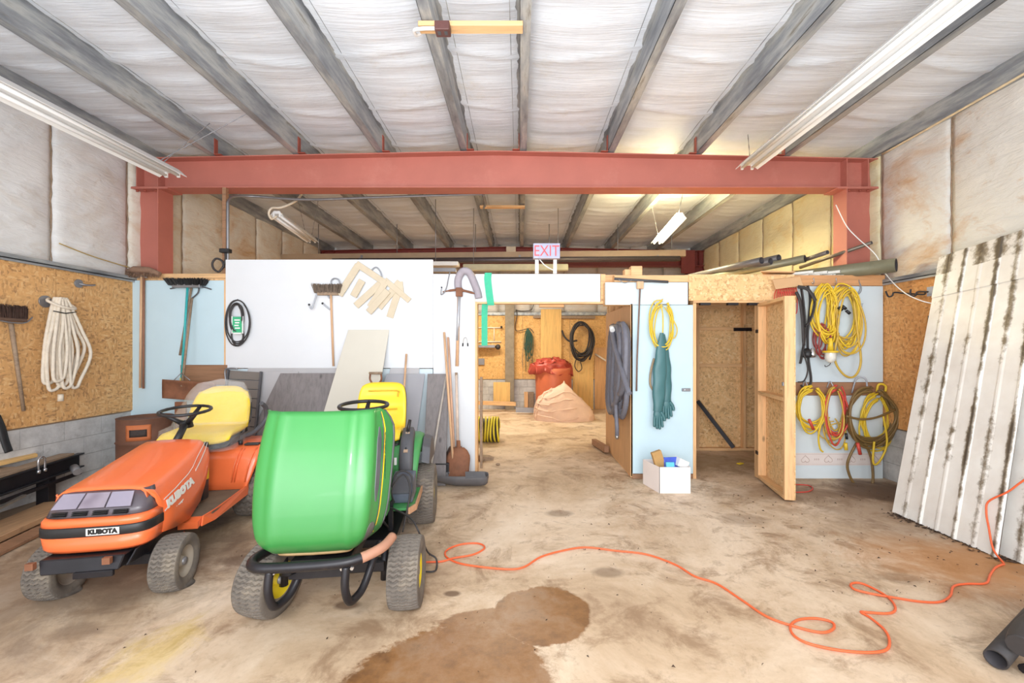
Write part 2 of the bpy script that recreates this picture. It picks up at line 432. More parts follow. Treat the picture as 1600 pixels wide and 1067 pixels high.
# --- side walls: block courses, board sheets, metal ledge, insulation blankets
def side_wall(name, sgn, xo, xb, xu, zb, zt, course, ins, ins2, osb):
    w_ = setting(name, (sgn*xb, YS, 0))
    n = round(zb/course)
    for k in range(n):
        y = YS - (.2 if k % 2 else 0)
        first = None
        while y < YB:
            a, c = max(y, YS)+.004, min(y+.4, YB)-.004
            if c-a > .03:
                b = B(); x0 = sgn*(xb+random.uniform(-.002, .001)); b.box((min(x0, sgn*(xb+.18)), a-.0015, k*zb/n+.0025), (max(x0, sgn*(xb+.18)), c+.0015, (k+1)*zb/n-.0025))
                b.build('block', BLOCK, w_)
            y += .4
    b = B(); lo, hi = sorted((sgn*(xb+.004), sgn*(xb+.17))); b.box((lo, YS, 0), (hi, YB, zb)); b.build('mortar', MORTAR, w_)
    y = YS
    while y < YB:
        c = min(y+1.22, YB); lo, hi = sorted((sgn*xo, sgn*(xo+.012)))
        b = B(); b.box((lo, y+.003, zb+.015), (hi, c-.003, zt)); b.build('board_sheet', osb, w_)
        y += 1.22
    lo, hi = sorted((sgn*(xo+.013), sgn*(xo+.1))); b = B(); b.box((lo, YS, zb), (hi, YB, zt)); b.build('stud_backing', OLDW, w_)
    # galvanised ledge
    lo, hi = sorted((sgn*(xo-.03), sgn*(xu+.04))); b = B(); b.box((lo, YS, zt+.002), (hi, YB, zt+.012)); lo, hi = sorted((sgn*(xo-.03), sgn*(xo-.018))); b.box((lo, YS, zt-.02), (hi, YB, zt+.05)); b.build('ledge', GALV, w_)
    # insulation blankets, puckered at the seams
    y = 4.43-7*.86
    i = 0
    while y < YB-.01:
        y0, y1 = max(y, YS), min(y+.86, YB)
        if y1-y0 > .05:
            ph = random.uniform(0, 50); bulge = .05 if sgn < 0 else .035
            def f(u, v, y0=y0, y1=y1, ph=ph):
                yy = y0+(y1-y0)*u; zz = zt+.01+(4.24-zt)*v
                edge = math.sin(PI*min(max(u, 0), 1))
                d = bulge*edge**.4
                e2 = (1-edge)**2
                q = noise.noise(V((ph+yy*1.2, ph, zz*7+ yy*3)))*.022*(.35+e2) + noise.noise(V((yy*6, ph, zz*3)))*.008
                if y0 > 3.5 and y0 < 4.6 and sgn < 0: q += noise.noise(V((zz*9-yy*5, yy*2.0, ph)))*.03*edge**.5
                return (sgn*(xu - d - q*edge**.3), yy, zz)
            b = B(); b.grid(f, 14, 46); b.thick(.012)
            b.build('insulation_blanket', ins2 if y0 > 5.1 else ins, w_)
        y += .86
    lo, hi = sorted((sgn*(xu+.03), sgn*(xu+.07))); b = B(); b.box((lo, YS, 0), (hi, YB, 4.36)); b.build('cladding', GREY, w_)
    return w_
wl = side_wall('wall_left', -1, 4.78, 4.80, 4.88, .79, 2.40, .2, INS_L, INS_BL, OSB_L)
wr = side_wall('wall_right', 1, 4.38, 4.40, 4.50, .62, 2.34, .2, INS_R, INS_BR, OSB_R)
# seam tapes on the blankets
for sgn, xu, wv, zt in ((-1, 4.88, wl, 2.42), (1, 4.50, wr, 2.36)):
    for k in range(-1, 8):
        y = 4.43+k*.86
        if y > YB: break
        b = B(); b.tube([(sgn*(xu-.012-random.uniform(0, .006)), y+random.uniform(-.006, .006), zt+j*.075) for j in range(23)], [.005+.006*random.random() for _ in range(23)], 5)
        b.build('seam', OLDW, wv)
b = B(); b.tube(spl([(-4.80, 4.45, 2.66), (-4.80, 4.8, 2.60), (-4.80, 5.25, 2.56)]), .006, 5); b.build('crease_cord', plain('ochre_cord', L(190, 160, 90)), wl)

# --- back wall
w_ = setting('wall_back', (0, YB, 0))
for k in range(4):
    x = -4.8-(.2 if k % 2 else 0)
    while x < 4.4:
        b = B(); b.box((max(x, -4.8)+.004, YB+random.uniform(-.002, .002), k*.19+.004), (min(x+.4, 4.4)-.004, YB+.18, (k+1)*.19-.004)); b.build('block', BLOCK, w_); x += .4
b = B(); b.box((-4.8, YB+.006, 0), (4.4, YB+.17, .76)); b.build('mortar', MORTAR, w_)
x = -4.8
OSB_B = osb_mat('osb_back', L(208, 158, 92), L(160, 112, 60), L(228, 190, 130))
while x < 4.38:
    b = B(); b.box((x+.004, YB-.012, .775), (min(x+1.22, 4.38)-.004, YB, 2.42)); b.build('board_sheet', OSB_B, w_); x += 1.22
b = B(); b.box((-4.8, YB+.001, .775), (4.4, YB+.09, 2.42)); b.build('stud_backing', OLDW, w_)
b = B(); b.box((-4.85, YB-.05, 2.43), (4.45, YB+.02, 2.50)); b.build('ledge', GALV, w_)
x = -4.85
INS_K = insul_mat('insulation_back', L(190, 168, 130), .35, L(214, 208, 200), 1.0, 4.0)
while x < 4.45:
    x1 = min(x+.86, 4.45)
    def f(u, v, x=x, x1=x1): return (x+(x1-x)*u, YB+.06-.05*math.sin(PI*u)**.4, 2.5+1.80*v)
    b = B(); b.grid(f, 8, 14); b.thick(.012); b.build('insulation_blanket', INS_K, w_); x += .86
b = B(); b.box((-5, YB+.1, 0), (4.6, YB+.15, 4.40)); b.build('cladding', GREY, w_)

# --- ceiling: vinyl blankets sagging between the purlins
def zr(x): return 4.305-.02*abs(x+.33)           # roof facing height
ce = setting('ceiling', (0, YS, 4.15))
PX = [-4.80, -3.80, -2.76, -1.71, -.66, 0.0, 1.10, 2.20, 3.30, 4.42]
for i in range(len(PX)-1):
    x0, x1 = PX[i], PX[i+1]
    if i == 0: x0 = -4.95
    if i == len(PX)-2: x1 = 4.6
    def f(u, v, x0=x0, x1=x1, i=i):
        x = x0+(x1-x0)*u; y = YS+(YB-YS)*v
        s = math.sin(PI*u)
        sag = .045*s**.7*(x1-x0)
        fold = .012*noise.noise(V((x*.6+i*3, y*5.5, i)))+.007*noise.noise(V((x*1.6, y*14+x*.8, i)))
        k = (y*1.15+.12*math.sin(x*2+i)) % 1.0
        seam = .018*math.exp(-((k-.5)/.03)**2)
        return (x, y, zr(x)-.004-sag-(fold+seam)*(.25+s))
    b = B(); b.grid(f, 9, 300); b.build('roof_blanket', CEIL, ce)
b = B()
for s0, s1 in ((-4.98, -.33), (-.33, 4.62)): b.beam(((s0+s1)/2, YS, zr((s0+s1)/2)+.05), ((s0+s1)/2, YB+.1, zr((s0+s1)/2)+.05), s1-s0, .03)
b.build('roof_deck', GREY, ce)
# purlins: Z sections with lips, laid over the frame
def purlin(x, flip=1, h=.25, fl=.082, t=.004):
    z1 = zr(x)-.004; z0 = z1-h; b = B()
    def strip(ax, az, bx, bz):
        lo = (min(ax, bx), YS, min(az, bz)); hi = (max(ax, bx), YB, max(az, bz)); b.box((lo[0], lo[1], lo[2]), (hi[0]+(t if ax == bx else 0), hi[1], hi[2]+(t if az == bz else 0)))
    strip(x, z0, x, z1)
    strip(x, z0, x+flip*fl, z0); strip(x, z1-t, x-flip*fl, z1-t)
    strip(x+flip*fl, z0, x+flip*fl, z0+.018); strip(x-flip*fl, z1-.018, x-flip*fl, z1)
    o = b.build('purlin', GALV, ce)
    return o
for i, x in enumerate(PX):
    purlin(x, -1 if x < -.3 else 1)
    if 0 < i < 9:
        s = -1 if x < -.3 else 1
        b = B(); b.box((x-s*.012, 5.30, zr(x)-.254), (x-s*.004, 5.36, zr(x)-.06)); b.box((x-s*.09, 5.30, zr(x)-.262), (x, 5.47, zr(x)-.254))
        b.build('purlin_clip', RED_D, ce)
purl_lap = B(); purl_lap.box((-.045, 1.2, 3.99), (-.02, 3.1, 4.0))
purl_lap.m.free()

# --- steel portal frames
def portal(label, y, stiff=True, mat=RED):
    t = thing('portal_frame', label, 'steel frame', (-.2, y, 0))
    b = B()
    zt = lambda x: 4.035-.02*abs(x+.33)
    zb_ = 3.585
    xs = (-4.88, -.33, 4.5)
    for i in (0, 1):
        x0, x1 = xs[i], xs[i+1]
        for (ya, yb_, za, zb2, zc, zd) in ((y-.004, y+.004, zb_, zt(x0), zb_, zt(x1)),
                                       (y-.115, y+.115, zt(x0)-.012, zt(x0), zt(x1)-.012, zt(x1)),
                                       (y-.115, y+.115, zb_-.012, zb_, zb_-.012, zb_)):
            q = [(x0, ya, za), (x1, ya, zc), (x1, ya, zd), (x0, ya, zb2)]
            b.prism(q, (0, yb_-ya, 0))
    b.build('rafter_beam', mat, t)
    for sgn, xi, xw in ((-1, 4.51, 4.87), (1, 4.08, 4.49)):
        b = B()
        lo, hi = sorted((sgn*xi, sgn*(xi+.012))); b.box((lo, y-.115, 0), (hi, y+.115, zb_-.012))
        lo, hi = sorted((sgn*(xi+.012), sgn*xw)); b.box((lo, y-.004, 0), (hi, y+.004, zb_-.012))
        lo, hi = sorted((sgn*(xw-.012), sgn*xw)); b.box((lo, y-.115, 0), (hi, y+.115, zb_-.012))
        b.build('column', mat, t)
        for xx in (xi+.005, xi+.27):
            b = B(); lo, hi = sorted((sgn*xx, sgn*(xx+.01))); b.box((lo, y-.11, zb_), (hi, y-.004, zt(sgn*xx)-.012)); b.build('stiffener', mat, t)
        b = B(); lo, hi = sorted((sgn*(xi-.12), sgn*(xw))); b.box((lo, y-.118, zb_-.026), (hi, y+.118, zb_-.0125)); b.build('haunch_plate', mat, t)
        for xx in (xi+.06, xi+.2, xi+.3):
            b = B(); b.cyl((sgn*xx, y-.07, zb_-.026), (sgn*xx, y-.07, zb_-.05), .014, seg=6); b.build('bolt', RED_D, t)
    return t
portal('red-oxide steel portal frame with peaked beam, nearest, over the partition', 5.44)
RED_B = plain('dark_red_oxide', L(128, 56, 54), .6, 0, .15, 3)
pf = portal('dark red steel portal frame at the back wall behind the long rail', 10.45, mat=RED_B)

# --- timber partition, left part
wp = setting('wall_partition', (-1.6, YL, 0))
def XL(px): return (px-VX)*YL/F
def ZL(py): return CH-(py-VY)*YL/F
def panelL(name, x0, y0, x1, y1, mat, t=.025, dy=0.0, par=None):
    b = B(); b.box((XL(x0), YL-dy, ZL(y1)), (XL(x1), YL-dy+t, ZL(y0))); b.bevel(.003, 1); return b.build(name, mat, par or wp)
panelL('wall_panel', 196, 438, 350, 748, BLUEF)
panelL('wall_panel', 354, 406, 677, 575, WHITEF, dy=.02)
panelL('wall_panel', 352, 576, 676, 742, BLUEF2, dy=-.002)
panelL('wall_panel', 677, 428, 742.5, 740, WHITEF)
# framing behind, showing above and at the sides
fr = [('stud', 190, 430, 196, 750), ('stud', 350, 437, 354, 575), ('stud', 738, 428, 745, 744)]
for nme, a, c, d, e in fr:
    b = B(); b.box((XL(a), YL+.001, max(0, ZL(e))), (XL(d), YL+.05, ZL(c))); b.build(nme, PINE, wp)
b = B(); b.box((XL(190), YL+.027, ZL(434)), (XL(354), YL+.05, ZL(427))); b.build('top_plate', PINE_X, wp)
x = 192
for k in range(8):
    b = B(); b.box((XL(x)+.002, YL+.03, ZL(452)), (XL(x+20)-.002, YL+.05+.004*(k % 2), ZL(434.5))); b.build('slat', PINE, wp); x += 20
for k in range(12):
    xx = XL(215)+k*.406
    if XL(280) < xx < XL(738): b = B(); b.box((xx, YL+.03, .04), (xx+.04, YL+.12, 2.36)); b.build('stud', PINE, wp)
b = B(); b.box((XL(285), YL+.03, 0), (XL(740), YL+.12, .038)); b.build('sole_plate', PINE_X, wp)
b = B(); b.box((XL(354), YL+.03, 2.36), (XL(742), YL+.12, 2.40)); b.build('top_plate', PINE_X, wp)
b = B(); b.box((XL(285), YL-.03, ZL(601)), (XL(357), YL-.004, ZL(570))); b.build('backing_board', PLY_B, wp)
b = B(); b.box((XL(285), YL+.122, .0), (XL(742), YL+.134, 2.36)); b.build('rear_sheet', OSB_P, wp)
# doorway header
b = B(); b.box((XL(742.5), YL, ZL(471.5)), (XL(938), YL+.025, ZL(428))); b.bevel(.003, 1); b.build('header_panel', WHITEF, wp)
b = B(); b.box((XL(742), YL+.026, ZL(474)), (XL(962), YL+.14, ZL(429))); b.build('header_beam', PINE_X, wp)
b = B(); b.box((XL(743), YL-.002, ZL(474.5)), (XL(945), YL+.03, ZL(471.6))); b.build('header_trim', PINE_X, wp)
for k in range(4):
    b = B(); b.box((XL(938.5), YL-.01+.004*(k % 2), ZL(428.5+11*(k+1))+.002), (XL(946), YL+.1, ZL(428.5+11*k))); b.build('blocking', PINE_X, wp)
b = B(); b.box((XL(844), YL+.20, ZL(477)), (XL(884), YL+.29, ZL(472))); b.build('blocking', PINE_X, wp)
b = B(); b.box((XL(742.5), YL-.005, 0), (XL(746), YL+.13, ZL(474))); b.build('door_jamb', PINE, wp)
b = B(); b.box((XL(748), YL+.16, .04), (XL(752), YL+.22, 1.2)); b.build('blocking', OLDW, wp)

# --- closet
wc = setting('wall_closet', (2.8, YP, 0))
def XC(px): return (px-VX)*YP/F
def ZC(py): return CH-(py-VY)*YP/F
def panelC(name, x0, y0, x1, y1, mat, t=.025, dy=0.0):
    b = B(); b.box((XC(x0), YP-dy, max(0, ZC(y1))), (XC(x1), YP-dy+t, ZC(y0))); b.bevel(.003, 1); return b.build(name, mat, wc)
panelC('wall_panel', 946, 441, 1075, 476, BLUEF2)
panelC('wall_panel', 987.5, 476.5, 1083, 740, BLUEF)
panelC('bottom_rail', 988, 740.5, 1083, 748, PLY_B, dy=.003)
b = B(); b.box((XC(946), YP+.026, ZC(476.5)), (XC(987), YL-.002, ZC(441))); b.build('header_beam', PINE_X, wc)
b = B(); b.box((XC(960), YP-.002, ZC(440.5)), (XC(1076), YP+.10, ZC(430))); b.build('top_plate', PINE_X, wc)
b = B(); b.box((XC(986), YP-.004, ZC(476)), (XC(988.5), YP+.06, 2.0)); b.m.free()
XS = XC(986)
b = B(); b.box((XS, YP+.0, .03), (XS+.014, 6.63, 2.10)); b.build('side_sheet', wood_mat('side_plywood', L(196, 152, 108), 2, .75), wc)
b = B(); b.box((XS-.006, YP+.0, .02), (XS+.02, YP+.012, 2.10)); b.build('corner_trim', PINE, wc)
b = B(); b.box((XS+.016, YP+.03, 0), (XS+.10, 6.6, .04)); b.build('sole_plate', PINE_Y, wc)
for k in range(4): b = B(); b.box((XS+.016, YP+.03+k*.42, .042), (XS+.10, YP+.07+k*.42, 2.40)); b.build('stud', PINE, wc)
panelC('header_panel', 1075.5, 429, 1240, 470, OSB_P, .012, dy=.02)
b = B(); b.box((XC(1083), YP-.007, ZC(473)), (XC(1245), YP+.10, ZC(440))); b.build('header_beam', PINE_X, wc)
for k, px in enumerate((1093, 1136, 1168)):
    b = B(); b.box((XC(px), YP-.03, ZC(477)), (XC(px+16), YP+.02, ZC(473.4))); b.build('hinge_strap', BLACKM, wc)
b = B(); b.box((XC(1083.2), YP+.002, .0), (XC(1088), YP+.10, ZC(473.5))); b.build('door_jamb', PINE, wc)
b = B(); b.box((XC(1186), YP+.002, .0), (XC(1192), YP+.10, ZC(473.5))); b.build('door_jamb', PINE, wc)
# right front
panelC('wall_panel', 1193, 447, 1380, 597, BLUEF2)
panelC('wall_panel', 1193, 618, 1380, 748, plain('pale_lower_foam', L(218, 228, 232), .6, 0, .04, 3), dy=-.002)
panelC('rail_board', 1193, 597.5, 1381, 617.5, wood_mat('rail_board_brown', L(158, 116, 86), 0, .7), dy=.004)
panelC('top_board', 1240.5, 430, 1382, 446.5, wood_mat('top_board_brown', L(206, 152, 104), 0, .8), dy=.01)
for k in range(12):
    b = B(); b.box((XC(1193+15.6*k)+.001, YP+.002+.003*(k % 3), .002), (XC(1193+15.6*(k+1))-.001, YP+.04, ZC(748.5))); b.build('base_slat', PLY_B if k % 3 else PINE, wc)
b = B(); b.box((XC(1193), YP+.026, .04), (XC(1380), YP+.038, 2.39)); b.build('rear_sheet', OSB_P, wc)
for k in range(4): b = B(); b.box((XC(1200)+k*.45, YP+.04, .04), (XC(1200)+k*.45+.04, YP+.12, 2.39)); b.build('stud', PINE, wc)
# wallpaper border strip with printed hearts
PAPER = plain('border_paper', L(232, 220, 214), .7, 0, .03); HEART = plain('border_heart_print', L(206, 186, 178), .8, 0, .03)
panelC('border_strip', 1240, 707.5, 1377, 727, PAPER, .003, dy=.0035)
b = B()
for k in range(4):
    cx, cz = XC(1258+36*k), ZC(717.5)
    pts = []
    for j in range(25):
        a = 2*PI*j/24; pts.append((cx+.048*math.sin(a)**3*1.0, YP-.0045, cz+.003*(13*math.cos(a)-5*math.cos(2*a)-2*math.cos(3*a)-math.cos(4*a))*-1))
    b.tube(pts, .004, 4)
for zz in (709.5, 725): b.box((XC(1240), YP-.0045, ZC(zz)-.002), (XC(1377), YP-.0038, ZC(zz)+.002))
for k in range(3):
    for j in range(3): b.box((XC(1272+36*k+j*3), YP-.0045, ZC(719)), (XC(1273.5+36*k+j*3), YP-.0038, ZC(716)))
b.build('heart_print', HEART, wc)
# closet inside: back wall with studs and rails, ceiling deck
YI = 6.63
b = B(); b.box((XS+.02, YI, .02), (4.37, YI+.012, 2.40)); b.build('back_sheet', OSB_P, wc)
for px in (1085, 1157, 1215, 1270): b = B(); x = (px-VX)*YI/F; b.box((x, YI-.09, .04), (x+.04, YI-.001, 2.36)); b.build('stud', PINE, wc)
b = B(); b.box((XS+.1, YI-.09, 0), (4.37, YI-.001, .038)); b.build('sole_plate', PINE_X, wc)
for py, xa, xb in ((513, 1088, 1270), (571, 1090, 1157), (576, 1162, 1215)):
    b = B(); z = CH-(py-VY)*6.54/F; b.box(((xa-VX)*YI/F+.01, YI-.05, z-.025), ((xb-VX)*YI/F-.003, YI-.002, z+.025)); b.build('noggin', PINE_X, wc)
b = B(); b.box((XS-.02, YP+.105, 2.402), (4.05, YI+.1, 2.42)); b.build('deck_sheet', OSB_P, wc)
b = B()
for k in range(5): b.box((XS+.12+k*.62, YP+.12, 2.30), (XS+.16+k*.62, YI-.1, 2.40))
b.build('deck_joist', PINE_Y, wc)
b = B(); b.box((XC(1088), YI-.14, CH-(478-VY)*6.5/F-.03), (XC(1083)+.0+1.2, YI-.1, CH-(478-VY)*6.5/F+.03)); b.build('ledger', PINE_X, wc)
b = B(); x = (1148-VX)*6.5/F; b.box((x, YI-.115, CH-(517-VY)*6.5/F), (x+.27, YI-.092, CH-(512-VY)*6.5/F)); b.build('bracket', BLACKM, wc)

# --- closet door, standing open
d0, d1 = V((2.845, 5.12, 0)), V((2.700, 4.35, 0))
dn = (d1-d0).normalized(); dx = V((-dn.y, dn.x, 0))
if dx.x < 0: dx = -dx
dr = setting('door_1', tuple(d0))
def dbox(name, u0, u1, t0, t1, z0, z1, mat):
    b = B(); M = Matrix(((dn.x, dx.x, 0, d0.x), (dn.y, dx.y, 0, d0.y), (0, 0, 1, 0), (0, 0, 0, 1)))
    b.box((u0, t0, z0), (u1, t1, z1), 0, M); b.bevel(.003, 1); return b.build(name, mat, dr)
DL = (d1-d0).length
dbox('stile', 0, .04, 0, .09, .02, 2.10, PINE); dbox('stile', DL-.04, DL, 0, .09, .02, 2.10, PINE)
dbox('rail', .041, DL-.041, 0, .09, .02, .058, PINE_Y); dbox('rail', .041, DL-.041, 0, .09, 2.062, 2.10, PINE_Y)
dbox('rail', .041, DL-.041, 0, .09, 1.02, 1.06, PINE_Y)
dbox('door_sheet', -.005, DL, .091, .103, .02, 2.10, OSB_P)
dbox('hinge', -.02, .05, -.012, -.001, 1.75, 1.79, BLACKM); dbox('hinge', -.02, .05, -.012, -.001, .3, .34, BLACKM)
dbox('latch', DL-.035, DL-.01, -.014, -.001, 1.18, 1.22, GREY)

# ================================================================ TRACTORS
ORANGE = plain('orange_paint', L(244, 116, 64), .32, 0, .05, 3, 0, L(214, 92, 44), .30, Coat_Weight=.4)
GREEN = plain('green_paint', L(54, 128, 62), .40, 0, .06, 3, 0, L(72, 134, 74), .33, Coat_Weight=.12)
GREEN_D = plain('green_paint_dull', L(70, 150, 84), .45, 0, .12, 5, 0, L(150, 140, 110), .36)
YELLOW_R = plain('yellow_rim_paint', L(226, 200, 40), .4, 0, .1, 6, 0, L(150, 130, 60), .35)
YELLOW_V = plain('yellow_vinyl', L(246, 208, 50), .45, 0, .05, 4, .05)
YELLOW_F = plain('yellow_fleece', L(250, 216, 66), .95, 0, .08, 9, .8)
RUBBER = plain('dusty_tyre_rubber', L(112, 104, 96), .9, 0, .22, 9, .2, L(150, 138, 120), .42)
RUBBER_D = plain('black_rubber', L(52, 50, 50), .8, 0, .2, 9, .1, L(92, 84, 76), .36)
DUSTY = plain('dusty_mat', L(120, 104, 86), .95, 0, .2, 7, .2)
def lens_mat():
    n = N('smoked_lens'); return n.out(n.ramp(n.noise(4, 2), [(.3, L(120, 108, 120)), (.7, L(176, 166, 178))]), .08, 0, Coat_Weight=1.0)
LENS = lens_mat()
LAMPG = plain('lamp_reflector', L(160, 152, 168), .08, .3, .06, 5)
BLK_GRILLE = plain('dark_grille', L(92, 84, 90), .3, 0, .15, 8)
DECAL_W = plain('decal_white', L(240, 238, 232), .4, 0, .02)
DECAL_Y = plain('decal_yellow', L(240, 206, 40), .4, 0, .02)
DECAL_K = plain('decal_black', L(26, 26, 28), .4, 0, .02)
def plastic_bag():
    n = N('clear_plastic_cover'); n.out((.95, .95, .95), .18, 0); n.b.inputs['Alpha'].default_value = .15
    n.bump(n.noise(14, 4, dist=1.5), .8, .02); return n.m
BAG = plastic_bag()

def tyre_mesh(r, w_, rr, rows, flat=.0, seed=0):
    b = B(); prof = []
    ns = 5
    for i in range(ns): t = i/ns; prof.append((-w_/2*(.80+.2*math.sin(PI*t*.9)), rr+(r*.93-rr)*t, 0))
    nt = 20
    for i in range(nt+1):
        t = i/nt; x = -w_/2*.93+w_*.93*t; prof.append((x, r*(1-.045*abs(2*t-1)**3), 1 if 0 < i < nt else 0))
    for i in range(ns-1, -1, -1): t = i/ns; prof.append((w_/2*(.80+.2*math.sin(PI*t*.9)), rr+(r*.93-rr)*t, 0))
    seg = rows*5; rings = []
    for k in range(seg):
        a = 2*PI*k/seg; ring = []
        for (x, rad, tr) in prof:
            if tr:
                ph = (rows*k/seg + .42*abs(((x/w_*4+9) % 1)-.5)*2) % 1.0
                rad = rad-(.009 if ph < .3 else 0)
            y, z, xx = rad*math.sin(a), rad*math.cos(a), x
            if flat and z < -r+flat:
                xx *= 1+(-r+flat-z)*1.6/ max(flat, .01)*.5; z = -r+flat
            ring.append(b.v((xx, y, z)))
        rings.append(ring)
    for k in range(seg):
        p, q = rings[k], rings[(k+1) % seg]
        for j in range(len(prof)-1): b.face([p[j], p[j+1], q[j+1], q[j]], 0, prof[j][2] == 0)
    return b.mesh('tyre', RUBBER)
MX = Matrix.Rotation(PI/2, 4, 'Y')            # lathe axis z -> x
def rim_mesh(rr, w_, mat, capmat, spokes=0):
    b = B()
    for s in (-1, 1):
        prof = [(rr, s*w_*.44), (rr*.93, s*w_*.43), (rr*.88, s*w_*.30), (rr*.5, s*w_*.18), (rr*.34, s*w_*.22), (rr*.30, s*w_*.34), (.001, s*w_*.36)]
        b.lathe(prof, 28, MX, 0)
    b.lathe([(rr*1.0, -w_*.44), (rr*1.0, w_*.44)], 28, MX)
    for s in (-1, 1): b.lathe([(rr*.26, s*w_*.35), (rr*.24, s*w_*.43), (.001, s*w_*.45)], 16, MX, 1)
    return b.mesh('rim', [mat, capmat])
def wheel(parent, tm, rm, loc, steer=0.0, camber=0.0, label=None):
    M = Matrix.Translation(loc) @ Matrix.Rotation(steer, 4, 'Z') @ Matrix.Rotation(camber, 4, 'Y')
    w_ = bpy.data.objects.new('wheel', tm); C.objects.link(w_); w_.parent = parent; w_.matrix_local = M
    if label: w_['label'] = label
    r_ = bpy.data.objects.new('rim', rm); C.objects.link(r_); r_.parent = w_
    return w_

def outline(W, D, y0, z, n=4.0, seg=18, tilt=0.0):
    """plan outline of a nose: from +x side round the front to -x side"""
    pts = []
    for k in range(seg+1):
        a = PI*k/seg; c, s = math.cos(a), math.sin(a)
        pts.append((W*math.copysign(abs(c)**(2/n), c), y0-D*abs(s)**(2/n), z))
    return pts

# ---------------------------------------------------------------- orange lawn tractor
kt = thing('lawn_tractor', 'orange lawn tractor with smoked headlamps and a bagged yellow seat, left of the green one', 'tractor', (-2.61, 2.75, 0), R(11))
b = B(); b.loft([outline(.265, .16, -.04, .345, 4), outline(.285, .175, -.03, .365, 4.5), outline(.292, .185, -.03, .44, 4.5)])
b.loft([outline(.292, .185, -.03, .50, 4.5), outline(.290, .183, -.03, .53, 4.5), outline(.275, .165, -.03, .55, 4.5)])
b.thick(.006); b.build('nose_panel', ORANGE, kt, True)
b = B(); b.loft([outline(.292, .185, -.03, .4402, 4.5), outline(.296, .190, -.03, .447, 4.5), outline(.296, .190, -.03, .494, 4.5), outline(.292, .185, -.03, .4998, 4.5)])
b.thick(.004); fs = b.build('front_strip', BLACKP, kt, True)
b = B(); b.box((-.005, -.2225, .450), (.165, -.2195, .491)); b.build('name_plate', DECAL_W, fs, True)
text('lettering', 'KUBOTA', .037, DECAL_K, fs, frame((.08, -.2240, .4705), (1, 0, 0), (0, 0, 1)), .003, 1.0)
# smoked lamp bezel with grille slots beneath
b = B(); b.loft([outline(.274, .163, -.03, .551, 4.5), outline(.262, .150, -.025, .590, 4.5), outline(.238, .085, -.02, .682, 4.5)])
b.thick(.006); lb = b.build('lamp_bezel', BLK_GRILLE, kt, True)
for x0, x1, m_ in ((-.212, -.085, LAMPG), (-.075, .06, LENS), (.07, .20, LAMPG)):
    b = B()
    q = lambda x, t: V((x*(1-.10*t), -.178+.073*t-.004, .594+.082*t))
    pts = [q(x0, .06), q(x1, .06), q(x1, .94), q(x0, .94)]
    d = V((0, -.004, .003)); b.prism(pts, d); b.build('lamp_lens', m_, lb, True)
for i in range(4):
    for k in range(3):
        x0 = -.20+i*.105; z = .562+k*.009
        b = B(); b.box((x0, -.203+k*.004, z), (x0+.075, -.18, z+.005)); b.build('grille_slot', DECAL_K, lb, True)
# bonnet
secs = []
for y, wb, wt, zb, zt in ((-.104, .238, .232, .66, .684), (-.06, .262, .234, .60, .694), (-.03, .290, .236, .37, .70), (.10, .288, .234, .345, .722), (.30, .278, .230, .33, .765), (.47, .266, .222, .40, .802), (.56, .256, .216, .50, .824), (.63, .246, .206, .60, .838), (.655, .238, .196, .66, .834)):
    half = [(wb, zb), (wb+.004, zb+.30*(zt-zb)), (wb-.004, zb+.62*(zt-zb)), (wt+.012, zt-.055), (wt, zt-.022), (wt-.022, zt-.004), (wt*.45, zt+.006)]
    secs.append([(x, y, z) for x, z in half]+[(0, y, zt+.008)]+[(-x, y, z) for x, z in reversed(half)])
b = B(); b.loft(secs); b.thick(.008); bn = b.build('bonnet', ORANGE, kt, True)
sx = lambda y: .291-(.032*max(0, y)/.5)
text('lettering', 'KUBOTA', .070, DECAL_W, bn, frame((sx(.2)+.012, .17, .565), (-.06, 1, .17), (-.10, -.17, 1)), .006, 1.25)
text('lettering', 'HST', .04, DECAL_W, bn, frame((sx(.22)+.010, .16, .475), (-.05, 1, .22), (0, -.2, 1)), .003, 1.3, shear=.3)
def ribbon(name, pts, wz, mat, par):
    b = B()
    for a, c in zip(pts[:-1], pts[1:]):
        a, c = V(a), V(c); b.prism([a, c, c+V(wz), a+V(wz)], (.0015, 0, 0))
    return b.build(name, mat, par, True)
ribbon('stripe', [(.2895, -.02, .575), (.2845, .12, .608), (.2745, .29, .655), (.2705, .36, .69)], (0, 0, .006), DECAL_W, bn)
ribbon('stripe', [(.2705, .36, .69), (.249, .46, .735), (.235, .56, .785), (.226, .62, .815)], (0, 0, .008), DECAL_W, bn)
ribbon('stripe', [(.2955, -.02, .50), (.293, .10, .535), (.286, .22, .58)], (0, 0, .009), DECAL_W, bn)
ribbon('stripe', [(.2765, .38, .65), (.262, .48, .70), (.248, .57, .755), (.236, .63, .80)], (0, 0, .012), DECAL_W, bn)
# cowl behind bonnet, yellow warning label
b = B(); b.box((-.20, .64, .34), (.20, .74, .80)); b.bevel(.02, 2); cw = b.build('dash_panel', BLACKP, kt, True)
b = B(); b.box((.201, .655, .50), (.204, .725, .67)); b.build('warning_label', DECAL_Y, cw, True)
b = B(); b.box((.204, .665, .60), (.2055, .695, .64)); b.build('label_symbol', DECAL_K, cw, True)
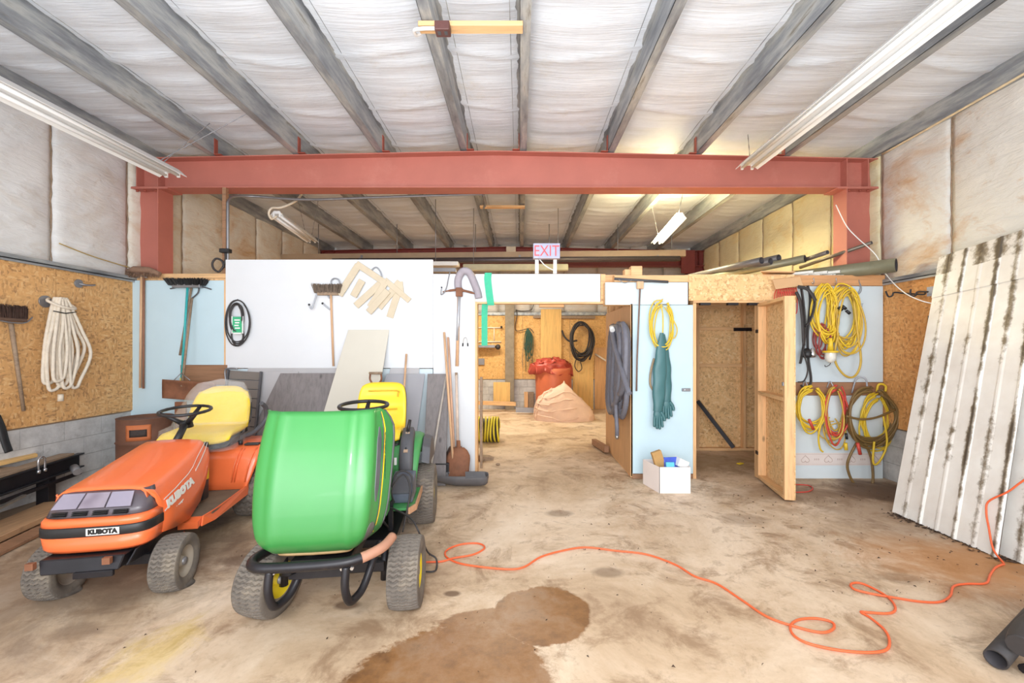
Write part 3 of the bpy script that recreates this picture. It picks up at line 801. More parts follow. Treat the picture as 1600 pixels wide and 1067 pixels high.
# steering
b = B(); b.cyl((0, .64, .80), (-.0, .78, .93), .028, .024, 12); b.build('steering_column', BLACKP, kt, True)
def steering(kt, c, r, tube_r, tilt, mat, nsp=3, wavy=True, sp0=0.2):
    M = Matrix.Translation(c) @ Matrix.Rotation(tilt, 4, 'X')
    b = B(); n = 60
    pts = [M @ V((r*math.cos(2*PI*k/n), r*math.sin(2*PI*k/n), 0)) for k in range(n)]
    b.tube(pts, [tube_r*(1+(.12*math.sin(k*PI) if wavy else 0)+(.10 if wavy and k % 3 == 0 else 0)) for k in range(n)], 8, closed=True)
    sw = b.build('steering_wheel', mat, kt, True)
    for k in range(nsp):
        a = sp0+2*PI*k/nsp; b = B()
        b.tube([M @ V((.02*math.cos(a), .02*math.sin(a), -.11)), M @ V((r*.5*math.cos(a), r*.5*math.sin(a), -.06)), M @ V((r*math.cos(a), r*math.sin(a), 0))], [.022, .016, .012], 8, flat=1.2)
        b.build('spoke', mat, sw, True)
    b = B(); b.cyl(M @ V((0, 0, -.14)), M @ V((0, 0, -.09)), .05, .045, 16); b.build('hub', mat, sw, True)
    return sw
steering(kt, (-.02, .83, 1.045), .175, .0125, R(6), BLACKP, 3, True, R(-40))
# floorboard, skirts, fenders
b = B(); b.prism([(-.33, .36, .30), (.33, .36, .30), (.36, .46, .30), (.36, 1.02, .30), (-.36, 1.02, .30), (-.36, .46, .30)], (0, 0, .018)); b.bevel(.004, 1); b.build('floorboard', DUSTY, kt, True)
for s in (-1, 1):
    b = B(); b.prism([(s*.331, .33, .255), (s*.365, .45, .255), (s*.365, 1.10, .255), (s*.365, 1.10, .345), (s*.365, .47, .335), (s*.331, .35, .325)], (s*.012, 0, 0)); b.bevel(.003, 1); b.build('side_skirt', ORANGE, kt, True)
b = B(); b.prism([(-.33, .30, .252), (.33, .30, .252), (.33, .30, .30), (-.33, .30, .30)], (0, .06, .02)); b.build('front_lip', ORANGE, kt, True)
prof = [(.98, .32), (1.0, .40), (1.03, .56), (1.06, .63), (1.12, .665), (1.30, .68), (1.55, .68), (1.68, .64), (1.72, .50)]
def fsec(y, z):
    w2 = .36+.10*min(1, max(0, (z-.32)/.30))
    return [(-w2, y, z-.05), (-w2, y, z-.012), (-w2+.03, y, z), (-.20, y, z+.002), (0, y, z+.004), (.20, y, z+.002), (w2-.03, y, z), (w2, y, z-.012), (w2, y, z-.05)]
b = B(); b.loft([fsec(y, z) for y, z in prof]); b.thick(.008); fd = b.build('fender', ORANGE, kt, True)
for xx in (.30, .325, .425):
    b = B(); b.tube([(xx*.86, .985, .38), (xx*.9, 1.012, .52), (xx*.96, 1.04, .61), (xx, 1.09, .658)], .006, 6); b.build('pressed_rib', ORANGE, fd, True)
b = B(); b.box((.30, 1.13, .672), (.42, 1.20, .688)); b.bevel(.01, 2); b.build('pocket', BLACKP, fd, True)
b = B(); b.cyl((.27, 1.14, .68), (.27, 1.14, .72), .018, .02, 10); b.build('knob', BLACKP, fd, True)
for s in (-1, 1):
    b = B(); b.prism([(s*.46, 1.0, .55), (s*.46, 1.12, .65), (s*.46, 1.55, .66), (s*.46, 1.68, .62), (s*.46, 1.7, .5), (s*.46, 1.60, .56), (s*.46, 1.45, .60), (s*.46, 1.2, .60), (s*.46, 1.05, .5)], (s*.006, 0, 0)); b.build('fender_lip', ORANGE, kt, True)
# seat: pan, cushion, back, plastic cover
b = B()
def seatshell(f, nu=14, nv=20, t=.05, split=.5):
    """padded shell: front surface f, rear surface pushed down (cushion) or back (backrest), rounded rim"""
    b = B(); fr_, bk = [], []
    for i in range(nu+1):
        for L__ in (fr_, bk): L__.append([])
        for j in range(nv+1):
            u, v = i/nu, j/nv; p = V(f(u, v))
            k = min(1, max(0, (v-split+.12)/.24)); d = V((0, .15, -1)).lerp(V((0, 1, -.1)), k).normalized()
            e = max(abs(2*u-1), abs(2*v-1))**10
            fr_[-1].append(b.v(p+d*t*.35*e)); bk[-1].append(b.v(p+d*t*(1-.35*e)))
    for i in range(nu):
        for j in range(nv):
            b.face([fr_[i][j], fr_[i+1][j], fr_[i+1][j+1], fr_[i][j+1]], 0, True); b.face([bk[i][j], bk[i][j+1], bk[i+1][j+1], bk[i+1][j]], 0, True)
    for i in range(nu):
        for j in (0, nv): b.face([fr_[i][j], bk[i][j], bk[i+1][j], fr_[i+1][j]], 0, True)
    for j in range(nv):
        for i in (0, nu): b.face([fr_[i][j], fr_[i][j+1], bk[i][j+1], bk[i][j]], 0, True)
    return b
def cush(u, v):
    x = (u-.5); wv = .54 if v < .5 else .46-.05*(v-.5)
    edge = (abs(2*x))**4
    if v < .5:
        t = v/.5; y = 1.00+.42*t; z = .80+.0*t+.035*edge+.02*(1-t)*0-.04*max(0, .15-t)*6
        return (x*wv*1.04, y, z+.02*t)
    t = (v-.5)/.5; wv = .53*(1-.26*t**3)
    return (x*wv, 1.44+.13*t-.04*edge, .83+.36*t-.02*edge*t-.05*edge*(t > .9))
b = seatshell(cush, t=.075); b.m.transform(Matrix.Translation((-.05, 0, 0))); st = b.build('seat', YELLOW_F, kt, True)
b = seatshell(lambda u, v: V(cush(u, v))+V((-.05, .08 if v > .5 else .01, -.085 if v < .5 else -.02)), t=.012); b.build('seat_shell', BLACKP, kt, True)
b = B(); b.tube(spl([(.33, 1.45, 1.02), (.345, 1.52, .96), (.33, 1.55, .84), (.27, 1.42, .74), (.20, 1.30, .72)]), .022, 10); b.build('armrest', DKGREY, kt, True)
b = B(); b.box((-.16, 1.06, .68), (.20, 1.40, .75)); b.bevel(.02, 2); b.build('seat_bracket', BLACKP, kt, True)
def bagf(u, v):
    a = 2*PI*u; w0 = .295+.02*noise.noise(V((u*9, v*6, 3)))
    x = w0*math.copysign(abs(math.cos(a))**.6, math.cos(a)); q = math.copysign(abs(math.sin(a))**.7, math.sin(a))
    jit = .012*noise.noise(V((u*14, v*9, 1)))
    if v < .45: t = v/.45; p = V((x*1.03, 1.20+.25*q-.02, .66+.20*t))
    else:
        t = (v-.45)/.55; p = V((x*(1-.32*t**3), 1.33+.18*t+(.26*(1-t)+.05)*q*.75, .86+.40*t-.04*abs(x*3)*t))
    return p+V((-.05+jit, jit, jit))
b = B(); b.grid(bagf, 40, 22); b.build('plastic_cover', BAG, st, True)
# chassis, engine mass, front axle, weight bracket
b = B(); b.box((-.20, -.02, .20), (.20, .58, .34)); b.box((-.14, .55, .16), (.14, 1.4, .30)); b.bevel(.01, 1); b.build('chassis', BLACKM, kt, True)
b = B(); b.box((-.19, .02, .16), (.19, .42, .215)); b.bevel(.01, 1); b.build('frame_rail', ORANGE, kt, True)
b = B(); b.box((-.18, .02, .345), (.18, .60, .62)); b.bevel(.03, 2); b.build('engine', BLACKM, kt, True)
b = B(); b.beam((-.27, 0, .20), (.27, 0, .20), .05, .06); b.build('front_axle', BLACKM, kt, True)
b = B(); b.prism([(-.20, -.27, .255), (.19, -.27, .255), (.21, -.25, .335), (-.22, -.25, .335)], (0, .20, 0)); b.bevel(.006, 1); wb_ = b.build('weight_bracket', BLACKM, kt, True)
b = B(); b.prism([(.215, -.25, .27), (.235, -.20, .345), (.225, .0, .345), (.19, -.02, .24)], (.012, 0, 0)); b.bevel(.003, 1); b.build('bracket_plate', BLACKM, kt, True)
b = B(); b.box((-.03, -.285, .225), (.17, -.262, .262)); b.bevel(.004, 1); b.build('tow_plate', BLACKM, wb_, True)
for x in (-.235, .14): b = B(); b.box((x-.02, -.29, .30), (x+.02, -.265, .338)); b.build('clamp_plate', RUST, wb_, True)
b = B(); b.cyl((-.02, .3, .10), (-.02, .98, .10), .03, .03, 10); b.build('drive_shaft', BLACKM, kt, True)
b = B(); b.tube(spl([(.20, .34, .28), (.235, .50, .42), (.215, .62, .60)]), .007, 6); b.build('pedal_rod', CHROME, kt, True)
TK = tyre_mesh(.178, .155, .098, 38, .022); RKm = rim_mesh(.100, .14, plain('dusty_rim', L(176, 166, 152), .5, .3, .15, 6), GREY)
for s in (-1, 1):
    wheel(kt, TK, RKm, (s*.345+(.02 if s < 0 else 0), .04 if s < 0 else 0, .157), R(-2 if s < 0 else 3))
TKR = tyre_mesh(.25, .22, .13, 24, .012); RKR = rim_mesh(.132, .2, plain('dusty_rim_rear', L(170, 160, 146), .5, .3, .15, 6), GREY)
for s in (-1, 1): wheel(kt, TKR, RKR, (s*.34, 1.27, .24))
b = B(); b.beam((-.24, 1.27, .24), (.24, 1.27, .24), .1, .1); b.build('rear_axle', BLACKM, kt, True)

# ---------------------------------------------------------------- green lawn tractor, bonnet tipped forward
jt = thing('lawn_tractor', 'green lawn tractor with its bonnet tipped open and a black bull bar in front', 'tractor', (-1.11, 2.565, 0), R(7))
NV = 26
def hoodsec(t):
    """t 0 at the raised rear edge, 1 at the nose; returns section points in local coords"""
    z = 1.212-.752*t
    y0 = -.155-.19*t-.045*math.sin(PI*t)
    hw = .360+.016*math.sin(PI*min(1, t*1.15)) if t < .8 else .360+.016*math.sin(PI*.92)
    if t > .68: hw *= max(0, 1-((t-.68)/.345)**2.6)**.5*.48+.52
    if t > .84: y0 += .10*((t-.84)/.16)**2
    dep = .27*(1-.25*t)*(1 if t > .18 else .3+.7*(t/.18)**.6)
    pts = []
    n_ = 25
    for k in range(n_):
        u = k/(n_-1)                      # from side rear (+x) to front centre
        if u < .35: q = u/.35; x, y = hw-.075+.075*(dep/.27)*(1-q), y0+dep-(dep-.055)*q
        else:
            q = (u-.35)/.65
            a = q*PI/2
            x = (hw-.075)*(math.cos(a*.999)**.34 if q < 1 else 0); y = y0+.055*(1-q)**2.2
        pts.append((x, y))
    # two pressed creases
    out = []
    for x, y in pts: 
        c = .020*math.exp(-((abs(x)-.19)/.022)**2)+.012*max(0, 1-abs(x)/.22)
        out.append((x, y-c*(1-.5*t), z))
    dip = .018*math.cos(0)
    L_ = [(x-.032, y, z) for x, y, z in out+[(-x, y, z) for x, y, z in reversed(out[:-1])]]
    if t < .12: L_ = [(x, y, z-.006*(1-t/.12)*max(0, math.cos(x*5.5))) for x, y, z in L_]
    return L_
b = B(); g = b.loft([hoodsec(i/NV) for i in range(NV+1)])
last = hoodsec(1.0)
b.loft([last, [(x*.8, y+.06, z-.004) for x, y, z in last], [(x*.6, y+.13, z+.02) for x, y, z in last]])
b.thick(.008); jh = b.build('bonnet', GREEN, jt, True)
hs = lambda t, u: V(hoodsec(t)[u])
def side_band(name, t0, t1, ya, yb_, mat, off, par, n=14, taper=True):
    """strip on the right-hand wall of the bonnet; ya, yb_ measured back from its front corner, 0..1"""
    b = B(); rows = []
    for i in range(n+1):
        t = t0+(t1-t0)*i/n; s = hoodsec(t); p0, p1 = V(s[8]), V(s[0])
        k = min(1, 4*min(i, n-i)/n+.25) if taper else 1
        m_ = (ya+yb_)/2; h = (yb_-ya)/2*k
        a_, c_ = p0.lerp(p1, m_-h), p0.lerp(p1, m_+h)
        rows.append([a_+V((off, 0, 0)), c_+V((off, 0, 0)), c_+V((-.004, 0, 0)), a_+V((-.004, 0, 0))])
    b.loft(rows, smooth=False, closed=True, caps=True); return b.build(name, mat, par, True)
side_band('side_vent', .14, .66, .02, .24, DKGREY, .012, jh)
ys_ = side_band('side_stripe', .03, .97, .38, .46, DECAL_Y, .011, jh, taper=False)
side_band('trim_strip', .03, .97, .352, .378, DECAL_K, .012, jh, taper=False)
side_band('rear_edge', .02, .99, .93, 1.0, DKGREY, .012, jh, taper=False)
t_, m_ = .42, .39
s = hoodsec(.36); p = V(s[8]).lerp(V(s[0]), .42)
text('lettering', 'JOHN DEERE', .024, DECAL_K, ys_, frame(p+V((.0165, 0, 0)), (0, -.02, -1), (-.3, 1, 0)), .002, 1.9)
# rusty lower lip and dark grille at the nose
b = B(); lo = hoodsec(1.0)
b.tube([V(p)+V((0, -.016, .004)) for p in lo[5:-5]], .012, 6); b.build('nose_edge', plain('dusty_edge', L(178, 150, 108), .8, 0, .2, 8), jh, True)
side_band('lamp_cover', .80, .985, -.15, .30, plain('scuffed_grey_plastic', L(104, 100, 96), .6, 0, .25, 10), .013, jh)
# bull bar
b = B(); bar = spl([(-.30, -.14, .44), (-.325, -.28, .45), (-.28, -.375, .455), (-.16, -.395, .455), (.1, -.395, .458), (.22, -.375, .465), (.33, -.30, .485), (.37, -.20, .50)], 6)
b.tube(bar, .026, 12); bb = b.build('bull_bar', BLACKM, jt, True)
b = B(); b.tube(bar[31:], .0268, 12); b.build('rusted_length', plain('rust_pink', L(176, 128, 104), .7, .1, .2, 7, 0, L(96, 84, 80), .35), bb, True)
for x in (-.20, .17):
    b = B(); b.tube(spl([(x, -.392, .44), (x-.002, -.405, .34), (x+.01, -.38, .255), (x+.03, -.33, .24), (x+.06, -.26, .27), (x+.10, -.16, .40), (x+.11, -.10, .42)], 6), .021, 10); b.build('guard_loop', BLACKM, bb, True)
for x in (-.22, .11, .16): b = B(); b.cyl((x+.04, -.37, .43), (x+.04, -.40, .43), .009, seg=6); b.build('bolt', CHROME, bb, True)
b = B(); b.prism([(-.16, -.27, .325), (.12, -.27, .325), (.12, -.27, .41), (-.10, -.27, .41), (-.12, -.27, .36), (-.16, -.27, .345)], (0, .02, 0)); b.bevel(.003, 1); fp = b.build('front_plate', BLACKM, jt, True)
for x in (-.08, -.01, .05): b = B(); b.box((x, -.276, .375), (x+.035, -.2705, .388)); b.build('slot', DECAL_K, fp, True)
b = B(); b.box((-.16, -.26, .35), (.16, .60, .42)); b.bevel(.008, 1); b.box((-.13, .6, .22), (.13, 1.3, .36)); b.build('chassis', BLACKM, jt, True)
b = B(); b.beam((-.30, 0, .25), (.30, 0, .25), .06, .07); b.bevel(.01, 1); b.build('front_axle', BLACKM, jt, True)
b = B(); b.box((-.15, .0, .425), (.15, .42, .78)); b.bevel(.04, 2); eg = b.build('engine', BLACKM, jt, True)
b = B(); b.cyl((0, .2, .785), (0, .2, .84), .11, .10, 20); b.build('fan_housing', GREY, eg, True)
b = B(); b.beam((-.30, .10, .19), (.30, .16, .21), .02, .02); b.build('tie_rod', STEEL, jt, True)
for s in (-1, 1):
    b = B(); b.cyl((s*.29, 0, .16), (s*.29, 0, .34), .025, .022, 10); b.build('kingpin', BLACKM, jt, True)
b = B(); b.box((-.30, .35, .19), (.30, 1.05, .25)); b.bevel(.03, 2); b.build('mower_deck', BLACKM, jt, True)
b = B(); b.tube([(.22, .30, .40), (.23, .55, .22), (.2, .8, .2)], .008, 6); b.build('lift_rod', BLACKM, jt, True)
b = B(); b.beam((.24, .50, .20), (.24, .50, .46), .03, .03); b.build('lift_bracket', BLACKM, jt, True)
# dash tower and lower body
b = B(); b.prism([(-.21, .46, .42), (-.21, .46, .84), (-.21, .56, .90), (-.21, .66, .86), (-.21, .72, .42)], (.42, 0, 0)); b.bevel(.03, 2); dp = b.build('dash_tower', DKGREY, jt, True)
b = B(); b.box((.211, .50, .66), (.225, .54, .75)); b.build('orange_knob', plain('orange_plastic', L(232, 128, 60)), dp, True)
b = B(); b.prism([(.215, .36, .40), (.215, .36, .62), (.215, .50, .60), (.215, .60, .50), (.215, .60, .40)], (.02, 0, 0)); b.bevel(.006, 1); b.build('side_panel', GREEN_D, jt, True)
b = B(); b.cyl((0, .60, .86), (0, .68, 1.01), .03, .026, 12); b.build('steering_column', DKGREY, jt, True)
steering(jt, (0, .72, 1.125), .175, .0145, R(4), BLACKP, 3, False, R(-30))
# footboard
b = B(); b.prism([(-.36, .52, .375), (.36, .52, .375), (.40, .60, .375), (.40, 1.0, .375), (-.40, 1.0, .375), (-.40, .60, .375)], (0, 0, .018)); b.bevel(.004, 1)
b.build('footboard', GREEN_D, jt, True)
for s in (-1, 1):
    b = B(); b.prism([(s*.36, .515, .352), (s*.40, .60, .352), (s*.40, 1.02, .352), (s*.40, 1.02, .398), (s*.40, .60, .398), (s*.36, .515, .398)], (s*.012, 0, 0)); b.build('footboard_edge', plain('worn_footboard_edge', L(196, 150, 116), .7, 0, .2, 8), jt, True)
# fenders over rear wheels with lever console
for s in (-1, 1):
    sec = []
    for y, z, w_i, w_o in ((.93, .40, .17, .36), (.955, .55, .17, .37), (.985, .68, .17, .385), (1.06, .765, .17, .395), (1.22, .80, .17, .40), (1.40, .79, .17, .40), (1.56, .70, .17, .39), (1.62, .56, .17, .37)):
        sec.append([(s*w_i, y, z-.05), (s*w_i, y, z-.006), (s*(w_i+.03), y, z+.004), (s*(w_o-.05), y, z), (s*(w_o-.01), y, z-.02), (s*w_o, y, z-.06)])
    b = B(); b.loft(sec); b.thick(.008); fd = b.build('fender', GREEN_D, jt, True)
    b = B(); b.prism([(s*.40, 1.02, .60), (s*.40, 1.10, .72), (s*.40, 1.22, .775), (s*.40, 1.40, .765), (s*.40, 1.54, .68), (s*.40, 1.58, .55)], (s*.07, 0, -.02)); b.bevel(.012, 2); b.build('fender_extension', DKGREY, jt, True)
    if s > 0:
        b = B(); cs = []
        for y, z, w2, h in ((.925, .50, .04, .02), (.93, .54, .055, .03), (.955, .67, .06, .045), (1.02, .77, .058, .05), (1.12, .83, .055, .05), (1.20, .84, .04, .03)):
            nrm = V((0, -.75, .6)) if y < 1.1 else V((0, -.2, .9))
            p_ = V((.285, y, z)); r_ = V((w2, 0, 0)); r2 = V((w2*.8, 0, 0))
            cs.append([p_-r_, p_-r2+nrm*h, p_-r2*.5+nrm*h*1.1, p_+r2*.5+nrm*h*1.1, p_+r2+nrm*h, p_+r_])
        b.loft(cs, closed=True, caps=True); lc = b.build('lever_console', DKGREY, jt, True)
        b = B(); b.prism([(.268, .925, .70), (.302, .925, .70), (.302, 1.06, .842), (.268, 1.06, .842)], (0, -.008, .010)); b.build('gate_plate', plain('worn_gate_plate', L(190, 160, 134), .5, .3), lc, True)
        b = B()
        b.tube([(.285, 1.03, .77), (.285, 1.05, .86)], .006, 6); lv = b.build('lever', STEEL, lc, True)
        b = B(); b.tube([(.285, 1.05, .855), (.292, 1.065, .90), (.30, 1.08, .95)], [.012, .015, .013], 8); b.build('lever_grip', BLACKP, lc, True)
        for k in range(4): b = B(); b.box((.281, .935+.022*k, .728+.023*k), (.290, .945+.022*k, .745+.023*k)); b.build('gate_notch', DECAL_K, lc, True)
        b = B(); b.box((.19, .944, .60), (.21, .952, .66)); b.build('label_plate', DECAL_W, fd, True)
# seat
def cj(u, v):
    x = u-.5; e = abs(2*x)**5
    if v < .45: t = v/.45; return (x*.44, 1.02+.34*t, .865-.02*t+.02*e-.06*max(0, .2-t)*4)
    t = (v-.45)/.55; wv = .44*(1-.16*t**4)
    lump = .012*math.cos(t*14)*(1-e)
    return (x*wv, 1.40+.10*t-.05*e-lump, .88+.365*t-.03*e*t**6)
b = seatshell(cj, 16, 26, .07, .45); jseat = b.build('seat', YELLOW_V, jt, True)
b = B(); b.tube(spl([(-.13, 1.462, 1.165), (.13, 1.462, 1.165), (.14, 1.45, 1.14), (.14, 1.445, 1.11)], 4), .006, 4); b.build('seam', plain('yellow_shade_piping', L(216, 176, 44)), jseat, True)
b = B(); b.tube(spl([(-.14, 1.42, 1.0), (0, 1.425, .995), (.14, 1.42, 1.0)], 4), .006, 4); b.build('seam', plain('yellow_piping', L(216, 176, 44)), jseat, True)
b = seatshell(lambda u, v: V(cj(u, v))+V((0, .075 if v > .45 else .01, -.08 if v < .45 else -.01)), 12, 18, .012, .45); b.build('seat_shell', BLACKP, jt, True)
b = B(); b.box((-.14, 1.05, .66), (.14, 1.38, .79)); b.bevel(.02, 2); b.build('seat_bracket', BLACKM, jt, True)
b = B(); b.box((-.17, 1.0, .36), (.17, 1.6, .74)); b.bevel(.03, 2); b.build('rear_body', GREEN_D, jt, True)
TJ = tyre_mesh(.208, .185, .10, 46, .008); RJ = rim_mesh(.104, .17, YELLOW_R, GREY)
wheel(jt, TJ, RJ, (-.365, .01, .205), R(-15), R(4)); wheel(jt, TJ, RJ, (.425, 0, .20), R(-2), R(-1))
TJR = tyre_mesh(.262, .24, .145, 50, .008); RJR = rim_mesh(.148, .22, YELLOW_R, GREY)
for s in (-1, 1): wheel(jt, TJR, RJR, (s*.385, 1.27, .254))
b = B(); b.beam((-.27, 1.27, .26), (.27, 1.27, .26), .1, .12); b.build('rear_axle', BLACKM, jt, True)

# ================================================================ THINGS ON AND BY THE LEFT WALL
def at_left(px, py, off=.03, X=-4.78):
    x = X+off; Y = x*F/(px-VX); return V((x, Y, CH-(py-VY)*Y/F))
ROPE = plain('cotton_rope', L(226, 214, 196), .9, 0, .12, 18, .5, L(150, 130, 108), .32)
# rope hank
t = thing('rope_hank', 'long hank of thick off-white rope hanging on the left chipboard wall', 'rope', at_left(90, 612, .06))
top = at_left(92, 472, .07)
random.seed(3)
for k in range(9):
    y0 = (k-4)*.020; ln = .80+.07*math.sin(k*1.7); dx = .02*(k % 3); out = .09*(k/8)**2
    c = top+V((dx, 0, 0))
    pts = [c+V((0, y0*.5-.012, 0)), c+V((.01, y0-.03, -.25)), c+V((.015, y0*1.2-.05-.02*(k % 2), -ln*.6)), c+V((.02, y0*1.4-.05, -ln+.02)), c+V((.025, y0*1.4, -ln-.02)), c+V((.02, y0*1.3+.05, -ln+.05)), c+V((.02, y0*1.3+.07+out, -ln*.62)), c+V((.015, y0+.05+out*.5, -.28)), c+V((0, y0*.5+.012, .01))]
    n_ = spl(pts, 8, closed=True); b = B()
    b.tube(n_, [.0145*(1+.10*(i % 2)) for i in range(len(n_))], 7, closed=True); b.build('rope_loop', ROPE, t)
b = B(); b.tube(spl([top+V((-.05, -.05, .03)), top+V((0, -.10, .0)), top+V((.06, -.03, -.05)), top+V((.06, .10, -.06)), top+V((.0, .12, -.02))], 6), .014, 7); b.build('rope_wrap', ROPE, t)
b = B(); b.tube([top+V((.055, -.10, -.10)), top+V((.07, .0, -.115)), top+V((.055, .12, -.09))], .006, 5); b.build('black_tie', BLACKP, t)
q = at_left(90, 622, .05); b = B(); b.cyl(q+V((.03, 0, .04)), q+V((.03, 0, -.03)), .022, .024, 10); b.build('end_whipping', WHITE_D, t)
for px, py, lab in ((70, 471, 'round grey steel wall hook plate holding the white rope'), (122, 443, 'small flat grey steel bracket high on the left wall')):
    q = at_left(px, py, .0)
    h = thing('wall_hook', lab, 'hook', q)
    b = B(); b.cyl(q, q+V((.012, 0, 0)), .06 if px < 100 else .045, seg=20); b.build('plate', GREY, h)
    b = B(); b.tube(spl([q+V((.01, 0, 0)), q+V((.05, .04, -.01)), q+V((.05, .12, 0)), q+V((.02, .16, .01))], 5), .010, 8); b.build('arm', GREY, h)
# old brush hanging by its wire
t = thing('stiff_broom', 'worn dark bristled broom with grey handle at the far left wall', 'broom', at_left(35, 640, .05))
a_, c_ = at_left(17, 505, .06), at_left(37, 642, .05)
b = B(); b.tube([a_, c_], [.018, .014], 8); b.build('handle', OLDW, t)
b = B(); h = at_left(18, 497, .07); b.box(h+V((-.03, -.13, -.03)), h+V((.03, .11, .0))); b.bevel(.006, 1); b.build('head', plain('dark_head', L(100, 76, 62), .8), t)
BR = plain('dark_bristle', L(74, 54, 46), .95, 0, .3, 30, .5)
def bristles(name, o, ux, uy, uz, w_, d_, ln, n, mat, par, flare=.25, rad=.004, seed=1, kind='stuff'):
    rnd = random.Random(seed); b = B(); ux, uy, uz = V(ux), V(uy), V(uz)
    for i in range(n):
        u, v_ = rnd.uniform(-.5, .5), rnd.uniform(-.5, .5)
        p = V(o)+ux*u*w_+uy*v_*d_; q = p+uz*ln*rnd.uniform(.8, 1.05)+ux*u*flare*ln+uy*v_*flare*ln+ux*rnd.uniform(-.1, .1)*ln
        b.tube([p, q], [rad, rad*.5], 3, caps=False)
    return b.build(name, mat, par, kind=kind)
bristles('bristles', h, (0, 1, 0), (1, 0, 0), (0, -.1, 1), .23, .05, .12, 240, BR, t, .2, .006)
b = B(); b.tube(spl([h+V((.0, -.16, .03)), h+V((.02, -.10, -.03)), h+V((.02, .08, -.04)), h+V((.0, .17, .02))], 6), .007, 6); b.build('wire_hook', GREY, t)
# black curved strap near the left edge
t_ = at_left(4, 668, .05)
b = B(); b.tube(spl([at_left(-6, 650, .05), at_left(2, 668, .06), at_left(8, 690, .07), at_left(14, 706, .08)], 5), .035, 6, flat=.3)
b.solo('rubber_strap', BLACKP, 'black curved rubber strap against the blocks at the far left edge', 'strap')

# --- lumber and black ramp frame on the floor, left
def plank(label, p0, p1, w_, h_, mat, up=(0, 0, 1), group=None, name='plank', rough=.0):
    b = B(); b.beam(p0, p1, w_, h_, up); b.bevel(.004, 1)
    return b.solo(name, mat, label, 'plank', group)
PLK = wood_mat('loading_plank', L(186, 146, 108), 1, .6); PLK2 = wood_mat('broken_plank', L(226, 184, 120), 1, .6)
LD = V((-.245, .97, 0)).normalized(); LS = V((LD.y, -LD.x, 0))
def lay(u, s_, z, base=V((-4.565, 4.6, 0))): return base-LD*u+LS*s_+V((0, 0, z))
plank('wide worn tan plank on the floor, nearest the orange tractor', lay(.45, .0, .055), lay(2.6, .0, .055), .30, .05, PLK)
plank('dirty grey floor board between the tan plank and the black frame', lay(.3, -.30, .03), lay(2.4, -.30, .03), .24, .04, OLDW)
plank('thin brown board lying against the tan plank on the tractor side', lay(1.0, .24, .02), lay(2.5, .24, .02), .14, .028, PLY_B)
t = thing('steel_ramp_frame', 'long black steel trailer frame propped up along the left block wall', 'ramp', tuple(lay(1.4, 0, 0)))
def ab(name, u0, u1, s0, s1, z0, z1, mat):
    b = B(); o_ = lay(0, 0, 0); M = Matrix(((LS.x, -LD.x, 0, o_.x), (LS.y, -LD.y, 0, o_.y), (0, 0, 1, 0), (0, 0, 0, 1)))
    b.box((s0, u0, z0), (s1, u1, z1), 0, M); b.bevel(.003, 1); return b.build(name, mat, t)
ab('side_channel', 0, 2.9, -.16, -.145, .30, .45, BLACKM); ab('channel_flange', 0, 2.9, -.145, -.10, .435, .45, BLACKM); ab('channel_flange', 0, 2.9, -.145, -.10, .30, .315, BLACKM)
ab('side_channel', .95, 2.9, -.50, -.485, .30, .45, BLACKM)
for k in range(4): ab('cross_bar', 1.0+.55*k, 1.05+.55*k, -.48, -.162, .32, .40, BLACKM)
for k, u0 in enumerate((1.25, .62, .12)): ab('deck_board', u0, 2.9, -.50+.13*k, -.375+.13*k, .452, .475, OLDW)
for k, u0 in enumerate((.35, 1.3, 2.5)): ab('leg_block', u0, u0+.09, -.22 if k == 0 else -.46, -.12, .055 if 0 else .0, .298, BLACKM)
b = B(); b.beam(lay(1.35, -.09, .28), lay(.95, -.12, .44), .02, .03); b.build('brace', BLACKM, t)
b = B(); b.beam(lay(.1, -.08, .26), lay(2.9, -.08, .26), .03, .03); b.build('lower_rail', BLACKM, t)
b = B(); b.beam(lay(1.18, .0, .24), lay(.85, -.02, .265), .03, .02); b.cyl(lay(1.2, .0, .225), lay(1.2, .0, .265), .03, seg=12); b.build('latch_pin', STEEL, t)
q = lay(.55, -.10, .45)
ub = B(); ub.tube(spl([q+LD*-.035+V((0, 0, -.03)), q+LD*-.035+V((0, 0, .06)), q+V((0, 0, .09)), q+LD*.035+V((0, 0, .06)), q+LD*.035+V((0, 0, -.03))], 6), .009, 8); ub.build('u_bolt', CHROME, t)
for k in (-1, 1): b = B(); p_ = q+LD*.035*k+V((0, 0, -.03)); b.cyl(p_, p_-V((0, 0, .03)), .016, seg=8); b.build('nut', CHROME, t)
b = B(); b.prism([lay(2.3, -.74, .50), lay(.42, -.42, .50), lay(.30, -.32, .50), lay(.36, -.26, .50), lay(.7, -.32, .50), lay(2.3, -.60, .50)], (0, 0, .03)); b.solo('plank', PLK2, 'splintered yellow plank lying on top of the black frame against the blocks', 'plank')
b = B(); b.prism([lay(1.75, -.30, .477), lay(1.35, -.16, .477), lay(.92, -.17, .477), lay(1.1, -.33, .477)], (0, 0, .006)); b.solo('sheet_offcut', WHITE_D, 'pale flat sheet offcut lying on the black frame', 'offcut')
b = B(); q = lay(1.62, -.36, .508); b.cyl(q, q+V((.10, .05, 0)), .028, seg=12); b.cyl(q+V((.10, .05, 0)), q+V((.15, .075, 0)), .015, seg=10); b.solo('steel_coupling', STEEL, 'small silver steel coupling on the black frame at the left edge', 'coupling')
b = B(); q = lay(.28, -.02, .36); b.cyl(q, q+V((.10, -.06, -.03)), .035, seg=12); b.solo('pipe_stub', GREY, 'short grey pipe stub at the far end of the black frame', 'pipe')

